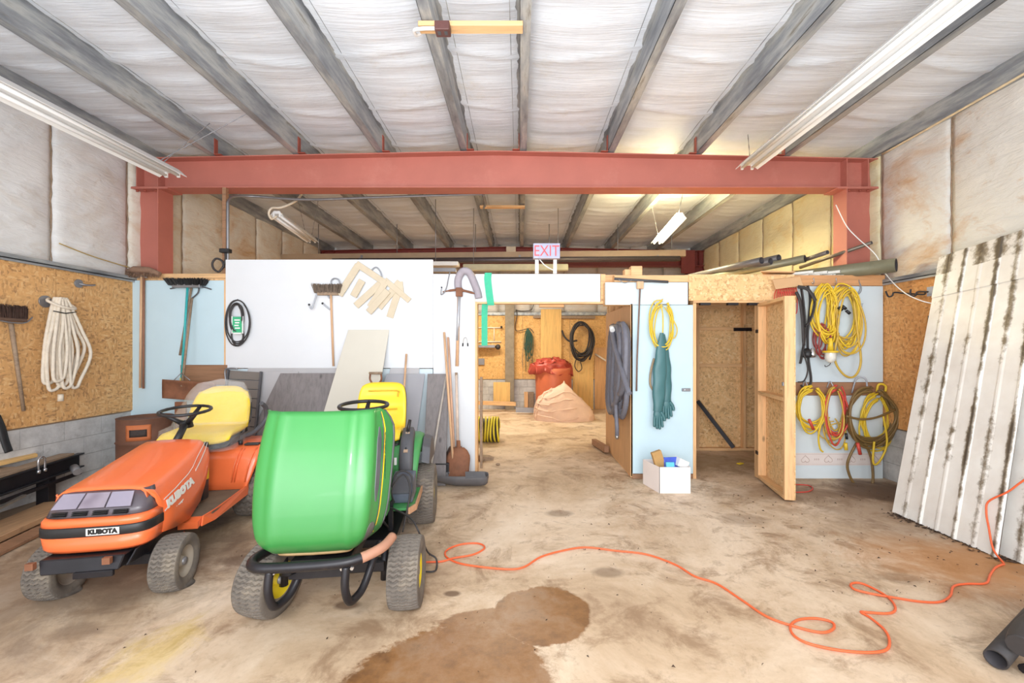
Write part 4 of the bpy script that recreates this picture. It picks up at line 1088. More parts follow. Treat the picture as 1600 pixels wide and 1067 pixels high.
# --- rusty barrel
t = thing('oil_drum', 'rusty brown steel drum in the corner left of the partition', 'drum', (-4.26, 4.86, 0))
b = B()
pr = [(.001, .015), (.24, .015), (.25, 0), (.25, .26), (.26, .275), (.25, .29), (.25, .54), (.26, .555), (.25, .57), (.25, .83), (.255, .84), (.245, .84), (.237, .82), (.001, .82)]
b.lathe([(r_, z*.94) for r_, z in pr], 32); b.m.transform(Matrix.Translation((-4.26, 4.86, 0))); dr_ = b.build('drum_body', plain('rusty_drum', L(122, 84, 66), .7, .2, .3, 5, .1, L(84, 68, 62), .4), t)
b = B()
def patch(u, v): a = R(-88+50*u); return V((-4.26, 4.86, 0))+V((.2525*math.cos(a), .2525*math.sin(a), .56+.17*v))
b.grid(patch, 10, 4); b.thick(.0025); pl_ = b.build('orange_label', plain('faded_orange_label', L(196, 112, 66), .7, 0, .2, 6, 0, L(110, 70, 54), .4), t)
b = B(); b.grid(lambda u, v: (lambda a: V((-4.26, 4.86, 0))+V((.2555*math.cos(a), .2555*math.sin(a), .60+.08*v)))(R(-80+34*u)), 8, 3); b.thick(.002); b.build('black_lettering_patch', plain('label_black', L(60, 48, 44), .7, 0, .3, 20), pl_)

# ================================================================ ON THE PARTITION, LEFT
def PL(px, py, off=.04): return P(px, py, YL-off)
DUST = plain('dusty_mop_head', L(142, 112, 92), .95, 0, .25, 16, .5)
t = thing('push_broom', 'tan dusty push broom hung head up, leftmost on the blue panel', 'broom', PL(220, 606))
b = B(); b.cyl(PL(221, 430, .05), PL(219, 606, .04), .0135, .0125, 10); b.build('handle', HANDLE, t)
b = B(); b.tube([PL(200, 424, .06), PL(210, 421, .06), PL(232, 422, .06), PL(250, 428, .06)], [.028, .04, .04, .024], 10); b.build('head', DUST, t)
bristles('bristles', PL(225, 427, .06), (1, 0, 0), (0, 1, 0), (0, -.1, -1), .36, .05, .05, 160, DUST, t, .3)
b = B(); b.tube([PL(212, 434, .05), PL(221, 431, .06), PL(230, 434, .05)], .006, 6); b.build('brace', GREY, t)
b = B(); b.cyl(PL(225, 434, .03), PL(224, 607, .03), .0115, .0115, 10)
b.solo('tool_handle', plain('stained_handle', L(150, 106, 84), .7), 'dark stained bare handle hanging behind the tan push broom', 'handle')
TEAL = plain('teal_handle', L(60, 178, 178), .4, 0, .1, 20, 0, L(40, 110, 110), .35)
t = thing('push_broom', 'black bristled push broom with teal handle on the blue panel', 'broom', PL(283, 605))
b = B(); b.cyl(PL(293, 449, .06), PL(283, 600, .05), .0125, .0115, 10); hd = b.build('handle', TEAL, t)
b = B(); b.cyl(PL(283.3, 590, .05), PL(283, 597, .05), .0128, .0128, 10); b.build('yellow_band', DECAL_Y, hd)
b = B(); b.box(PL(268, 449, .09), PL(317, 445, .03)); b.bevel(.004, 1); b.build('head', GREY, t)
bristles('bristles', PL(292, 446, .06), (1, 0, 0), (0, 1, 0), (0, 0, 1), .40, .07, .085, 600, BLACKP, t, .9, .005)
t = thing('floor_squeegee', 'brown handled scraper hanging behind the teal broom', 'squeegee', PL(290, 525, .02))
b = B(); b.cyl(PL(299, 450, .03), PL(281, 555, .02), .012, .012, 10); b.build('handle', OLDW, t)
b = B(); b.tube(spl([PL(266, 451, .02), PL(290, 447, .02), PL(315, 448, .02), PL(330, 452, .02)], 4), .008, 6); b.build('blade', DKGREY, t)
b = B(); b.tube(spl([PL(311, 450, .02), PL(309, 458, .02), PL(300, 466, .02)], 4), .009, 6); b.build('brace', DKGREY, t)
t = thing('snow_pusher', 'rusty curved snow pusher blade leaning behind the orange tractor seat', 'shovel', (P(285, 640, 5.0).x, 5.0, 0))
def blade(u, v):
    a = (v-.5)*1.6; p = P(243+90*u, 593+30*v+6*u, 4.95-.02*u); return p+V((.0+.03*(1-2*u)*(2*v-1)**2, .07*math.cos(a)*1.6-.02, 0))
b = B(); b.grid(blade, 14, 8); b.thick(.004); b.build('blade', RUST, t)
b = B(); b.tube([P(284, 604, 5.03), P(300, 466, 5.19)], .013, 8); b.build('handle', OLDW, t)
for x_ in (272, 297): b = B(); b.tube([P(283, 583, 5.04), P(x_, 594, 5.0)], .005, 6); b.build('brace', GREY, t)
t_ = B(); t_.box(P(276, 692, 5.06), P(289, 628, 5.03)); t_.solo('ribbed_strip', RUST, 'rusty ribbed strip beneath the snow pusher blade', 'strip')

# green tagged black cord coil on the white panel
def coil(c, rx, rz, n, r, jit=.12, seed=1, depth=.03, pts=22, sway=0.0):
    """loops of cord hanging in a vertical plane facing -y, around centre c"""
    rnd = random.Random(seed); out = []
    for k in range(n):
        ax, az = rx*(1+rnd.uniform(-jit, jit)), rz*(1+rnd.uniform(-jit, jit)); ox, oz = rnd.uniform(-jit, jit)*rx*.5, rnd.uniform(-jit, jit)*rz*.6
        oy = -depth*rnd.random(); ph = rnd.uniform(0, 6.28)
        for j in range(pts):
            a = 2*PI*j/pts+PI/2
            wob = 1+.05*math.sin(3*a+ph)
            out.append(V(c)+V((ox+ax*wob*math.cos(a)+sway*math.sin(a), oy-.5*depth*math.sin(a*2+ph), oz+(az*wob*math.sin(a)) - (rz-az)*-1*0 + (rz-az))))
    return out
def cord(b, pts, r, seg=6): b.tube(pts, r, seg); return b
RUBK = plain('black_cord', L(58, 54, 54), .6, 0, .2, 20)
t = thing('charger_cable', 'coiled black cable with a green tag on the white panel', 'cable', PL(372, 540))
b = cord(B(), spl(coil(PL(372, 503), .145, .27, 2, .007, .06, 4, .02, 12), 3), .008); b.build('large_loops', RUBK, t)
b = cord(B(), spl(coil(PL(371, 495), .08, .16, 5, .008, .12, 5, .03, 12), 3), .009); b.build('small_loops', RUBK, t)
b = cord(B(), spl(coil(PL(371, 523), .07, .12, 3, .008, .1, 6, .02, 12), 3), .008); b.build('lower_loops', RUBK, t)
b = B(); b.box(PL(363, 519.5, .075), PL(379, 495, .065)); b.bevel(.003, 1); tg = b.build('green_tag', plain('green_tag', L(64, 180, 130), .5, 0, .1, 20), t)
for k in range(4): b = B(); b.box(PL(366+k % 2, 501+4.2*k, .078), PL(375-k % 3, 499+4.2*k, .0745)); b.build('tag_print', WHITE, tg)
for k, (x0, y0, x1, y1) in enumerate(((361.5, 521, 364, 494), (378, 521, 380.5, 494), (364.1, 522, 377.9, 519.6))): b = B(); b.box(PL(x0, y0, .078), PL(x1, y1, .066)); b.build('tag_edge', WHITE, tg)
# grey J hooks
def jhook(label, pts, off=.03, r=.009, tip=True, mat=GREY, group=None):
    t = thing('wall_hook', label, 'hook', PL(*pts[-1]), group=group)
    b = B(); b.tube(spl([PL(x, y, off+.015*i) for i, (x, y) in enumerate(pts)], 6), r, 8); b.build('arm', mat, t)
    if tip: b = B(); b.ball(PL(*pts[-1], off+.015*(len(pts)-1)), r*1.6, 8); b.build('rubber_tip', BLACKP, t)
GH = plain('light_grey_hook', L(168, 172, 180), .4, .3, .05)
jhook('light grey S hook holding the ragged broom, left arm', [(515, 466), (505, 453), (498, 453), (493, 466), (487, 482), (483, 476)], mat=GH)
jhook('short light grey hook arm below the ragged broom head', [(516, 484), (510, 479), (504, 474)], mat=GH)
jhook('light grey arched hook above the ragged broom head', [(517, 446), (518, 438), (523, 435), (529, 437), (531, 443)], mat=GH, tip=False)
jhook('light grey arched hook above the tan foam angles', [(580, 424), (584, 419), (589, 418), (594, 424), (597, 432)], mat=GH, tip=False)
t = thing('push_broom', 'ragged bristled broom hanging head up on the white panel', 'broom', PL(521, 572))
b = B(); b.cyl(PL(517, 460, .05), PL(521, 572, .04), .0135, .0125, 10); b.build('handle', HANDLE, t)
b = B(); b.box(PL(495, 461, .08), PL(530, 457, .03)); b.bevel(.004, 1); b.build('head', OLDW, t)
bristles('bristles', PL(512, 458, .055), (1, 0, 0), (0, 1, 0), (.05, -.1, 1), .30, .05, .11, 360, plain('ragged_bristle', L(128, 112, 98), .95, 0, .3, 30), t, .5, .005)
# tan foam corner angles
FOAMT = plain('tan_foam', L(206, 192, 168), .75, 0, .07, 9, .1, L(176, 150, 116), .28)
t_list = [((560, 414), (602, 442), (530, 461), .050, 'tan foam corner angle, highest and leftmost on the hook'), ((601, 437), (640, 470), (556, 478), .044, 'tan foam corner angle in the middle of the bunch, pointing left'),
          ((625, 440), (627, 460), (592, 481), .036, 'tan foam corner angle hanging on the right of the bunch'), ((566, 438), (575, 446), (552, 463), .062, 'greyer tan foam angle mostly hidden behind the highest one'),
          ((606, 454), (614, 460), (576, 488), .060, 'tan foam angle with a dark cut end, lowest in the middle'), ((622, 456), (619, 478), (609, 496), .028, 'tan foam angle hanging lowest on the right with dark end')]
for k, (apx, e1, e2, off, lab) in enumerate(t_list):
    a, c, e = PL(*apx, off), PL(*e1, off), PL(*e2, off)
    w_ = .085
    def strip_pts(a, e):
        d = (e-a).normalized(); n_ = V((-d.z, 0, d.x)); return d, n_
    b = B(); nrm = V((0, 1, 0))
    if k in (0,):
        b.beam(a, e, w_, .018, nrm)
        d = (c-a).normalized(); b.beam(a-V((0, .0015, 0))-d*.03, c, w_*.9, .018, nrm)
        d2 = (e-a).normalized(); b.beam(c, c+d2*.35, w_*.9, .018, nrm)
    else:
        b.beam(a, e, w_, .018, nrm)
        if k in (1, 2): b.beam(a-V((0, .001, 0)), c, w_*.8, .018, nrm)
    b.bevel(.003, 1); b.solo('foam_angle', FOAMT, lab, 'foam angle', 'foam corner angles')

# white panel leaning, grey sheets leaning
def lean(name, quad, th, mat, label, cat, group=None, extra=None):
    """quad: 4 points bottom-left, bottom-right, top-right, top-left"""
    q = [V(p) for p in quad]; n_ = (q[1]-q[0]).cross(q[3]-q[0]).normalized()
    if n_.y > 0: n_ = -n_
    b = B(); b.prism(q, -n_*th); b.bevel(.003, 1)
    return b.solo(name, mat, label, cat, group)
GW = wood_mat('weathered_grey_board', L(128, 122, 122), 2, .7, True)
GS = plain('grey_sheet', L(158, 158, 164), .6, 0, .08, 3); GS2 = plain('light_grey_sheet', L(182, 180, 182), .6, 0, .08, 3)
PAN = plain('dark_taupe_panel', L(120, 112, 106), .55, 0, .08, 4)
def Lq(pxs, pys, Yb, Yt):
    (a, c, d, e) = pxs; (z0, z1) = pys
    # bottoms on floor at depth Yb, tops at depth Yt seen at row z1
    return [V(((a-VX)*Yb/F, Yb, 0.002)), V(((c-VX)*Yb/F, Yb, 0.002)), P(d, z1, Yt), P(e, z1, Yt)]
lean('leaning_board', Lq((345, 575, 535, 388), (0, 573), 5.05, 5.255), .012, GS2, 'long light grey sheet against the wall behind the weathered boards', 'board')
lean('leaning_board', Lq((352, 560, 536, 438), (0, 583), 4.90, 5.20), .018, GW, 'knotty weathered grey plywood board leaning behind the green tractor', 'board')
lean('leaning_board', Lq((360, 470, 466, 408), (0, 580), 4.95, 5.23), .010, GS2, 'pale grey sheet peeking out left of the knotty board', 'board')
lean('leaning_board', Lq((540, 640, 664, 604), (0, 584), 4.95, 5.21), .012, GS, 'smooth grey sheet leaning right of the cream board', 'board')
lean('leaning_board', Lq((570, 650, 655, 610), (0, 575), 5.10, 5.255), .008, GS2, 'thin grey sheet at the very back behind the smooth grey one', 'board')
lean('leaning_board', Lq((660, 696, 700, 668), (0, 584), 4.86, 5.20), .02, GW, 'narrow dark weathered board leaning at the right end of the stack', 'board')
lean('leaning_board', Lq((470, 568, 608, 544), (0, 515), 4.78, 5.235), .012, plain('cream_board', L(208, 203, 190), .6, 0, .03, 3), 'tall cream board leaning on the white panel behind the green bonnet', 'board')
for k in range(2):
    pass
# dark slatted panel, each slat a part
t = thing('slatted_panel', 'dark taupe slatted folding panel leaning left of the knotty board', 'panel', (-2.85, 4.9, 0))
q0, q1, q2, q3 = V(((338-VX)*4.85/F, 4.85, .002)), V(((392-VX)*4.85/F, 4.85, .002)), P(409, 581, 5.20), P(358, 578, 5.20)
n_ = (q1-q0).cross(q3-q0).normalized(); n_ = -n_ if n_.y > 0 else n_
NS = 12
for k in range(NS):
    a0, a1 = k/NS+.004, (k+1)/NS-.004
    b = B(); b.prism([q0.lerp(q3, a0), q1.lerp(q2, a0), q1.lerp(q2, a1), q0.lerp(q3, a1)], -n_*.02); b.build('slat', PAN, t)
for a_, c_ in ((q0, q3), (q1, q2)):
    b = B(); b.beam(a_+n_*.012, c_+n_*.012, .022, .03, n_); b.build('side_rail', DKGREY, t)
b = B(); b.tube(spl([q3+V((-.0, -.03, -.25)), q3+V((-.03, -.03, -.02)), q3+V((.02, -.03, .02)), q3+V((.12, -.03, .015))], 5), .010, 6); b.build('wire_frame', GREY, t)

# hand tools by the doorway
t = thing('pickaxe', 'pickaxe with rusty head hanging beside the doorway', 'pickaxe', PL(714, 572))
b = B(); b.tube([PL(717, 448, .05), PL(716, 500, .05), PL(714, 572, .05)], [.016, .014, .017], 8, flat=1.2); b.build('handle', HANDLE, t)
b = B(); b.tube([PL(717.5, 452, .051), PL(716, 500, .051), PL(714.6, 532, .051)], .0175, 8); b.build('silver_tape', plain('silver_tape', L(190, 192, 198), .35, .5), t)
b = B(); b.tube(spl([PL(692, 456, .06), PL(703, 454, .06), PL(717, 453, .06), PL(733, 456, .06), PL(748, 461, .06)], 4), [.008]*4+[.014]*4+[.024]*2+[.014]*4+[.006]*3, 8); b.build('pick_head', RUST, t)
b = B(); b.box(PL(712, 463, .085), PL(723, 450, .035)); b.bevel(.005, 1); b.build('eye', RUST, t)
jhook('grey wall hook with black tips left of the pickaxe', [(703, 425), (700, 438), (698, 448), (694, 457), (689, 460), (690, 449)], r=.007)
HOSEG = plain('grey_fabric_hose', L(164, 156, 164), .85, 0, .12, 14, .3)
b = B(); b.tube(spl([PL(716, 452, .03), PL(716, 436, .035), PL(723, 424, .05), PL(733, 426, .05), PL(740, 440, .045), PL(746, 456, .04), PL(748, 466, .035)], 6), .045, 12, flat=1.0)
b.solo('grey_hose', HOSEG, 'grey fabric hose bent over the wall beside the pickaxe', 'hose')
GRS = plain('green_strap_webbing', L(64, 188, 148), .7, 0, .12, 16, .1)
def strap(label, pts, w_):
    b = B()
    f = spl(pts, 6); b.loft([[p+V((-w_/2, 0, 0)), p+V((w_/2, 0, 0)), p+V((w_/2, .006, 0)), p+V((-w_/2, .006, 0))] for p in f], closed=True, caps=True, smooth=False)
    b.solo('webbing_strap', GRS, label, 'strap')
strap('green webbing strap hanging over the doorway header, upper length', [PL(763, 426, .03), PL(762, 436, .035), PL(764, 455, .03), PL(766, 470, .035), PL(767, 477, .02)], .085)
strap('green webbing strap hanging lower into the doorway opening', [P(758, 470, 5.33), P(757, 490, 5.33), P(757, 520, 5.34), P(757, 540, 5.34)], .075)
t = thing('spring_clamp', 'small black tipped spring clamp hanging right of the pickaxe', 'clamp', PL(727, 540))
for s, x in ((-1, 723), (1, 731)):
    b = B(); b.tube(spl([PL(727, 527, .03), PL(727+s*2.5, 530, .03), PL(x, 541, .03)], 4), .004, 6); b.build('jaw', STEEL, t)
    b = B(); b.tube([PL(x-s*.3, 536, .03), PL(x, 541, .03)], .008, 6); b.build('grip', BLACKP, t)
def leantool(name, label, cat, head, foot, r, mat, Yh=5.20, group=None):
    t = thing(name, label, cat, (foot[0], foot[1], 0), group=group); return t
# long handles leaning by the door post
b = B(); b.tube([P(694, 519, 5.20), V((P(710, 700, 4.93).x, 4.93, .02))], .0145, 10); b.solo('tool_handle', HANDLE, 'tallest wooden handle leaning beside the doorway', 'handle')
b = B(); b.tube([P(700, 527, 5.215), V((P(712, 700, 5.02).x, 5.02, .02))], .0145, 10); b.solo('tool_handle', wood_mat('handle_pink', L(206, 164, 136), 2), 'pinkish wooden handle just right of the tallest one', 'handle')
b = B(); b.tube([P(697, 588, 5.20), V((P(668, 740, 4.75).x, 4.75, .02))], .012, 10); b.solo('tool_handle', plain('pale_pole', L(190, 182, 172), .6), 'pale pole slanting down to the left behind the rear wheel', 'pole')
b = B(); b.tube([P(635, 553, 5.20), V((P(622, 700, 4.9).x, 4.9, .02))], .0125, 10); b.solo('tool_handle', HANDLE, 'wooden handle rising behind the yellow seat of the green tractor', 'handle')
t = thing('spade', 'D-handled spade standing behind the green tractor seat', 'spade', (P(588, 700, 4.62).x, 4.62, 0))
b = B(); b.tube(spl([P(579, 583, 4.95), P(578, 592, 4.95), P(582, 599, 4.95), P(587, 601, 4.95), P(592, 599, 4.95), P(596, 592, 4.95), P(595, 583, 4.95)], 4), .011, 8); b.build('yoke', RUST, t)
b = B(); b.cyl(P(577, 583, 4.95), P(597, 583, 4.95), .015, seg=10); b.build('grip', OLDW, t)
b = B(); b.tube([P(587, 601, 4.95), V((P(588, 700, 4.62).x, 4.62, .25))], .014, 8); b.build('shaft', HANDLE, t)
b = B(); b.grid(lambda u, v: (V((P(588, 700, 4.62).x+(u-.5)*.22*(1-.3*v**3), 4.61-.02*math.sin(PI*u), .27-.26*v))), 8, 8); b.thick(.004); b.build('blade', RUST, t)
t = thing('shovel', 'square mouthed rusty shovel leaning upside down by the doorway', 'shovel', (P(716, 745, 5.0).x, 5.0, 0))
b = B(); b.tube([P(713, 584, 5.18), P(715, 690, 5.06)], [.015, .017], 10); b.build('handle', plain('pale_handle', L(216, 196, 180), .7), t)
b = B(); b.cyl(P(712.8, 582, 5.18), P(713.2, 592, 5.178), .0165, seg=10); b.build('dark_end', OLDW, t)
b = B(); b.tube([P(716, 688, 5.05), P(717, 712, 5.02), P(716, 726, 5.0)], [.024, .028, .010], 8); b.build('socket', RUST, t)
def shv(u, v):
    w2 = [.055, .12, .135, .125, .115][0] if v == 0 else .06+.078*min(1, (v/.28))**.6-.02*max(0, v-.4)
    x = (u-.5)*2; y = 5.02-.10*v-.035*(1-x*x)*(1-.3*v)
    q = P(717, 699+50*v, y); return V((q.x-.02*v+x*w2, y, max(q.z-.012*(1-abs(x))*0, .02)))
b = B(); b.grid(shv, 12, 12); b.thick(.004); b.build('blade', RUST, t)
t = thing('shovel', 'second rusty shovel standing behind the square mouthed one', 'shovel', (P(706, 745, 5.1).x, 5.1, 0))
def shv2(u, v): 
    x = (u-.5)*2; q = P(712, 697+45*v, 5.14-.04*v); return V((q.x+x*(.07+.06*min(1, v*3)), q.y-.02*(1-x*x), q.z))
b = B(); b.grid(shv2, 8, 8); b.thick(.004); b.build('blade', plain('dark_rust', L(104, 84, 76), .7, .2, .3, 9), t)
b = B(); b.tube([P(708, 697, 5.15), P(705, 650, 5.19)], .014, 8); b.build('socket', STEEL, t)
# black half trough
t = thing('rubber_trough', 'dark grey curved plastic chute lying on the floor under the shovel', 'chute', (P(722, 766, 4.75).x, 4.75, 0))
def tro(u, v):
    a = PI*(-.05+1.1*v); X0, X1 = P(668, 768, 4.72).x, P(762, 768, 4.72).x
    ln = .62*0+X1-X0; rr = .105-.05*max(0, .45-u)/.45 ; e = max(0, (u-.86)/.14)
    x = X0+ln*(u if u < .86 else .86+.14*math.sin(e*PI/2)); k = math.sqrt(max(.02, 1-e*e*.9))
    return V((x, 4.84-rr*math.cos(a)*k, .125-rr*math.sin(a)*k*1.08))
b = B(); b.grid(tro, 24, 12); b.thick(.006); b.build('shell', plain('sooty_plastic', L(96, 94, 96), .6, 0, .15, 8), t)
b = B(); b.prism([P(727, 737, 4.74), P(757, 737, 4.74), P(759, 746, 4.735), P(727, 748, 4.735)], (0, .01, 0)); b.build('lip', DKGREY, t)
b = B(); b.box((P(680, 740, 4.95).x, 4.92, 0.0), (P(702, 740, 4.95).x, 5.0, .24)); b.bevel(.01, 2); b.solo('rubber_block', BLACKP, 'black block tucked behind the curved chute', 'block')

# ================================================================ IN THE BACK ROOM
t = thing('salt_barrel', 'orange plastic barrel with a crumpled red bag on top, in the back room', 'barrel', tuple(G(866, 650)))
q0 = V(G(866, 648)); bx, by = q0.x, q0.y+.25
ORB = plain('orange_barrel', L(206, 112, 78), .45, 0, .08, 4)
b = B(); b.lathe([(.001, 0), (.40, 0), (.42, .03), (.43, .5), (.44, .95), (.45, 1.02), (.43, 1.10), (.001, 1.10)], 32); b.m.transform(Matrix.Translation((bx, by, 0))); b.build('barrel_body', ORB, t)
def bagtop(u, v):
    a = 2*PI*u; r_ = .45*(1-v)**.4 + .02; k = noise.noise(V((math.cos(a)*1.6, math.sin(a)*1.6, v*3)))
    z = 1.02+.30*v**.6+.10*k*(1-v)+.10*abs(noise.noise(V((a*2, v*7, 2))))-(.08 if v < .06 else 0)
    r_ += .09*(.5-abs(noise.noise(V((math.cos(a)*3, math.sin(a)*3, v*6)))*2))+(.08*max(0, -math.cos(a))*(1-v))
    return V((bx+r_*math.cos(a)-.03, by+r_*math.sin(a)*.9, z))
b = B(); b.grid(bagtop, 40, 12); b.thick(.006); b.build('red_bag', plain('red_sack', L(186, 78, 64), .4, 0, .15, 7, .2), t)
# bundle of pinkish cloth / insulation batts
t = thing('insulation_bale', 'pale pink torn bale of batts on the back room floor before the barrel', 'bale', tuple(G(884, 660)))
PINKB = plain('pink_batt', L(232, 200, 178), .9, 0, .08, 6, .5, L(206, 168, 140), .35)
c0 = V(G(884, 660)); s_ = F/c0.y
def bale(u, v):
    a = 2*PI*u; x = math.cos(a); y = math.sin(a)
    rx = .63; 
    x2 = x*rx*(1.0 if x < 0 else 1.05)
    h = .84*(1-.50*max(0, x)**2)*(1 if x > -.2 else 1-.15*abs(x))
    rr = max(0, 1-v**2.6)**.5
    return V((c0.x+x2*rr+.02*noise.noise(V((a*3, v*9, 0))), c0.y+.34+y*.34*rr+.03*noise.noise(V((a*4, v*6, 4))), h*v**.9+.05*noise.noise(V((x*4, y*4, v*5)))*v)) + V((-.07*abs(noise.noise(V((a*2, v*13, 1)))) if x < -.3 else .02*noise.noise(V((a*5, v*8, 1))), -.05*abs(noise.noise(V((a*6, v*5, 7)))), 0))
b = B(); b.grid(bale, 44, 18); b.build('bale_core', PINKB, t)
for k in range(4):
    pts = [bale(.5+.30*i/14*(1 if k < 3 else 1.3)+.02*math.sin(i+k), .10+.20*k+.10*math.sin(i*.45+k)*(.6)) + V((0, -.012, .0)) for i in range(15)]
    b = B(); b.tube(pts, [.014+.008*math.sin(i*2.1+k) for i in range(15)], 6); b.build('batt_edge', PINKB, t)
for k in range(4):
    pts = [bale(.40+.05*k+.012*math.sin(i*1.7+k), .05+.085*i) + V((-.012, -.015, 0)) for i in range(11)]
    b = B(); b.tube(pts, [.022+.010*math.sin(i*1.9+k*2) for i in range(11)], 6, flat=.7); b.build('batt_edge', PINKB, t)

# yellow coiled duct: ribs of a hose lying on its side
t = thing('coiled_air_hose', 'black and yellow coiled air duct lying just inside the doorway', 'hose', tuple(G(765, 690)))
c1 = V(G(764, 692)); c1.y += .1
YD = plain('yellow_duct', L(226, 208, 60), .5, 0, .12, 8, 0, L(120, 110, 50), .32)
n_ = 9
b = B(); b.lathe([(.185, -.22), (.19, .22)], 28, Matrix.Translation(c1+V((-.06, 0, .20))) @ MX); b.thick(.01); b.build('black_sleeve', RUBK, t)
for k in range(n_):
    x = -.27+.052*k
    pts = [c1+V((x+.012*math.sin(j*PI/9+k), .205*math.cos(2*PI*j/26), .21+.20*math.sin(2*PI*j/26))) for j in range(26)]
    b = B(); b.tube(pts, .017, 8, closed=True); b.build('coil_ring', YD, t)
# post, plywood panel, timber on the back wall
def PB(px, py, off=.06): return P(px, py, YB-off)
def bbox(name, x0, y0, x1, y1, off, th, mat, label, cat):
    b = B(); a_, c_ = PB(x0, y1, off), PB(x1, y0, off); b.box((a_.x, YB-off-th, max(.002, a_.z)), (c_.x, YB-off, c_.z)); b.bevel(.004, 1); return b.solo(name, mat, label, cat)
bbox('timber_post', 789.5, 462, 803.5, 640, .056, .12, plain('old_grey_post', L(142, 130, 112), .8, 0, .25, 6, 0, L(110, 90, 62), .4), 'grey weathered post against the back room wall', 'post')
bbox('plywood_strip', 845, 483, 877, 640, .056, .03, PLY_Y, 'tall yellow plywood strip standing behind the orange barrel', 'plywood')
bbox('plywood_offcut', 771, 597, 797, 627, .16, .03, PLY_Y, 'square yellow plywood offcut leaning at the foot of the post', 'plywood')
bbox('plywood_strip', 895, 555, 927, 640, .03, .02, PLY_Y, 'plywood sheet standing right of the barrel', 'plywood')
bbox('plywood_strip', 929, 543, 951, 642, .02, .025, PLY, 'orange brown plywood sheet nearest the hose wall in the back room', 'plywood')
bbox('timber_stud', 819, 612, 825, 641, .05, .05, PINE, 'short light stud upright in the back room left of the barrel', 'stud')
bbox('timber_stud', 825.5, 612, 834, 641, .03, .04, OLDW, 'short dark board beside the light stud in the back room', 'board')
b = B(); b.beam(P(745, 629, 10.6), P(806, 631, 10.6), .10, .09); b.solo('timber_beam', PINE_X, 'pale timber lying along the back room floor left of the post', 'timber')
b = B(); b.beam(P(806, 640, 10.2), P(836, 641, 10.2), .06, .12); b.solo('metal_channel', GREY, 'light grey metal channel on the back room floor beside the barrel', 'channel')
b = B(); b.beam((.35, YB-.046, 2.39), (1.95, YB-.046, 2.37), .06, .07); b.solo('timber_rail', OLDW, 'dark timber rail high on the back room wall', 'rail')
# ladder rack / level on the wall
t = thing('ladder', 'short aluminium ladder hung sideways on the back wall behind the green strap', 'ladder', PB(765, 545))
for y_ in (512, 534): b = B(); b.tube([PB(738, y_, .032), PB(783, y_, .032)], .018, 8); b.build('side_rail', WHITE_D, t)
for x_ in (742, 757, 772): b = B(); b.tube([PB(x_, 512, .032), PB(x_, 534, .032)], .013, 8); b.build('rung', WHITE_D, t)
b = B(); b.box(PB(738, 543, .25), PB(774, 539, .013)); b.build('shelf_bracket', GREY, t)
b = B(); b.ball(PB(778, 542, .14), .07, 10); b.build('caster', RUBK, t)
b = B(); b.tube([PB(782, 511, .1), PB(785, 511, .1)], .03, 8); b.build('end_cap', BLACKP, t)
bbox('metal_bracket', 738, 560, 757, 570, .02, .03, GREY, 'small light grey corrugated piece on the back room wall', 'bracket')
# green cords, black hose, hanging on back wall
t = thing('cord_hank', 'dark green cord hank hanging left of the barrel in the back room', 'cord', PB(825, 585))
DG = plain('dark_green_cord', L(52, 84, 70), .7)
for k in range(7):
    x = 820+k*1.7; ln = 22+10*((k*37) % 5)/5*2
    b = B(); b.tube(spl([PB(824, 513, .10), PB(x, 525, .12), PB(x-1, 520+ln, .12), PB(x+2, 524+ln, .12), PB(x+2.5, 528, .11), PB(825, 513, .09)], 5), .011, 5); b.build('loop', DG, t)
for x in (816, 821, 826, 831): b = B(); b.tube(spl([PB(822, 530, .08), PB(x, 555, .08), PB(x+1, 575+(x % 3)*3, .08)], 5), .008, 5); b.build('tail', DG if x % 2 else OLDW, t)
b = B(); b.tube(spl([PB(834, 520, .08), PB(828, 513, .08), PB(822, 514, .08), PB(808, 517, .08), PB(805, 510, .08), PB(808, 492, .08), PB(806, 484, .08)], 6), .010, 6); b.solo('wall_cable', RUBK, 'black cable looping down the back room wall beside the post', 'cable')
b = B(); b.tube(spl([PB(806, 484, .05), PB(815, 486, .05), PB(830, 484, .05), PB(834, 474, .05)], 6), .010, 6); b.solo('wall_cable', RUBK, 'black cable sagging high under the header in the back room', 'cable')
t = thing('black_hose_coil', 'black hose coil hanging above the plywood in the back room', 'hose', PB(908, 582))
b = B(); b.tube(spl(coil(PB(908, 530, .14), .26, .42, 7, .02, .16, 11, .08, 12), 3), .019, 6); b.build('coil_loops', RUBK, t)
b = B(); b.tube(spl([PB(878, 516, .1), PB(882, 526, .1), PB(890, 533, .12), PB(902, 532, .14)], 5), .022, 8); b.build('free_end', RUBK, t)
b = B(); b.tube(spl([PB(915, 506, .1), PB(925, 520, .1), PB(926, 545, .12), PB(921, 562, .12)], 5), .022, 8); b.build('hanging_end', RUBK, t)
b = B(); b.tube(spl([PB(904, 552, .1), PB(898, 570, .1), PB(903, 580, .1), PB(909, 576, .1), PB(907, 565, .1)], 5), .012, 6); b.build('thin_loop', RUBK, t)
b = B(); b.tube([P(930, 553, 11.02), P(1078, 646, 10.2)], .022, 8); b.solo('grab_bar', WHITE_D, 'white painted pole tip sticking out beside the hose wall', 'pole')
b = B(); b.beam(P(928, 690, 6.9), P(948, 702, 6.3), .07, .09); b.solo('timber_offcut', PLY_B, 'dark brown timber end lying at the base of the hose wall', 'timber')
b = B(); b.beam(P(748, 715, 5.95), P(768, 716, 6.05), .14, .06); b.solo('timber_offcut', OLDW, 'short grey wood block on the floor by the doorway jamb', 'timber')
b = B(); b.ball(G(778, 727)+V((0, 0, .015)), .03, 8, sc=(1, 1, .5)); b.solo('stone', OLDW, 'small stone on the floor just inside the doorway', 'stone')

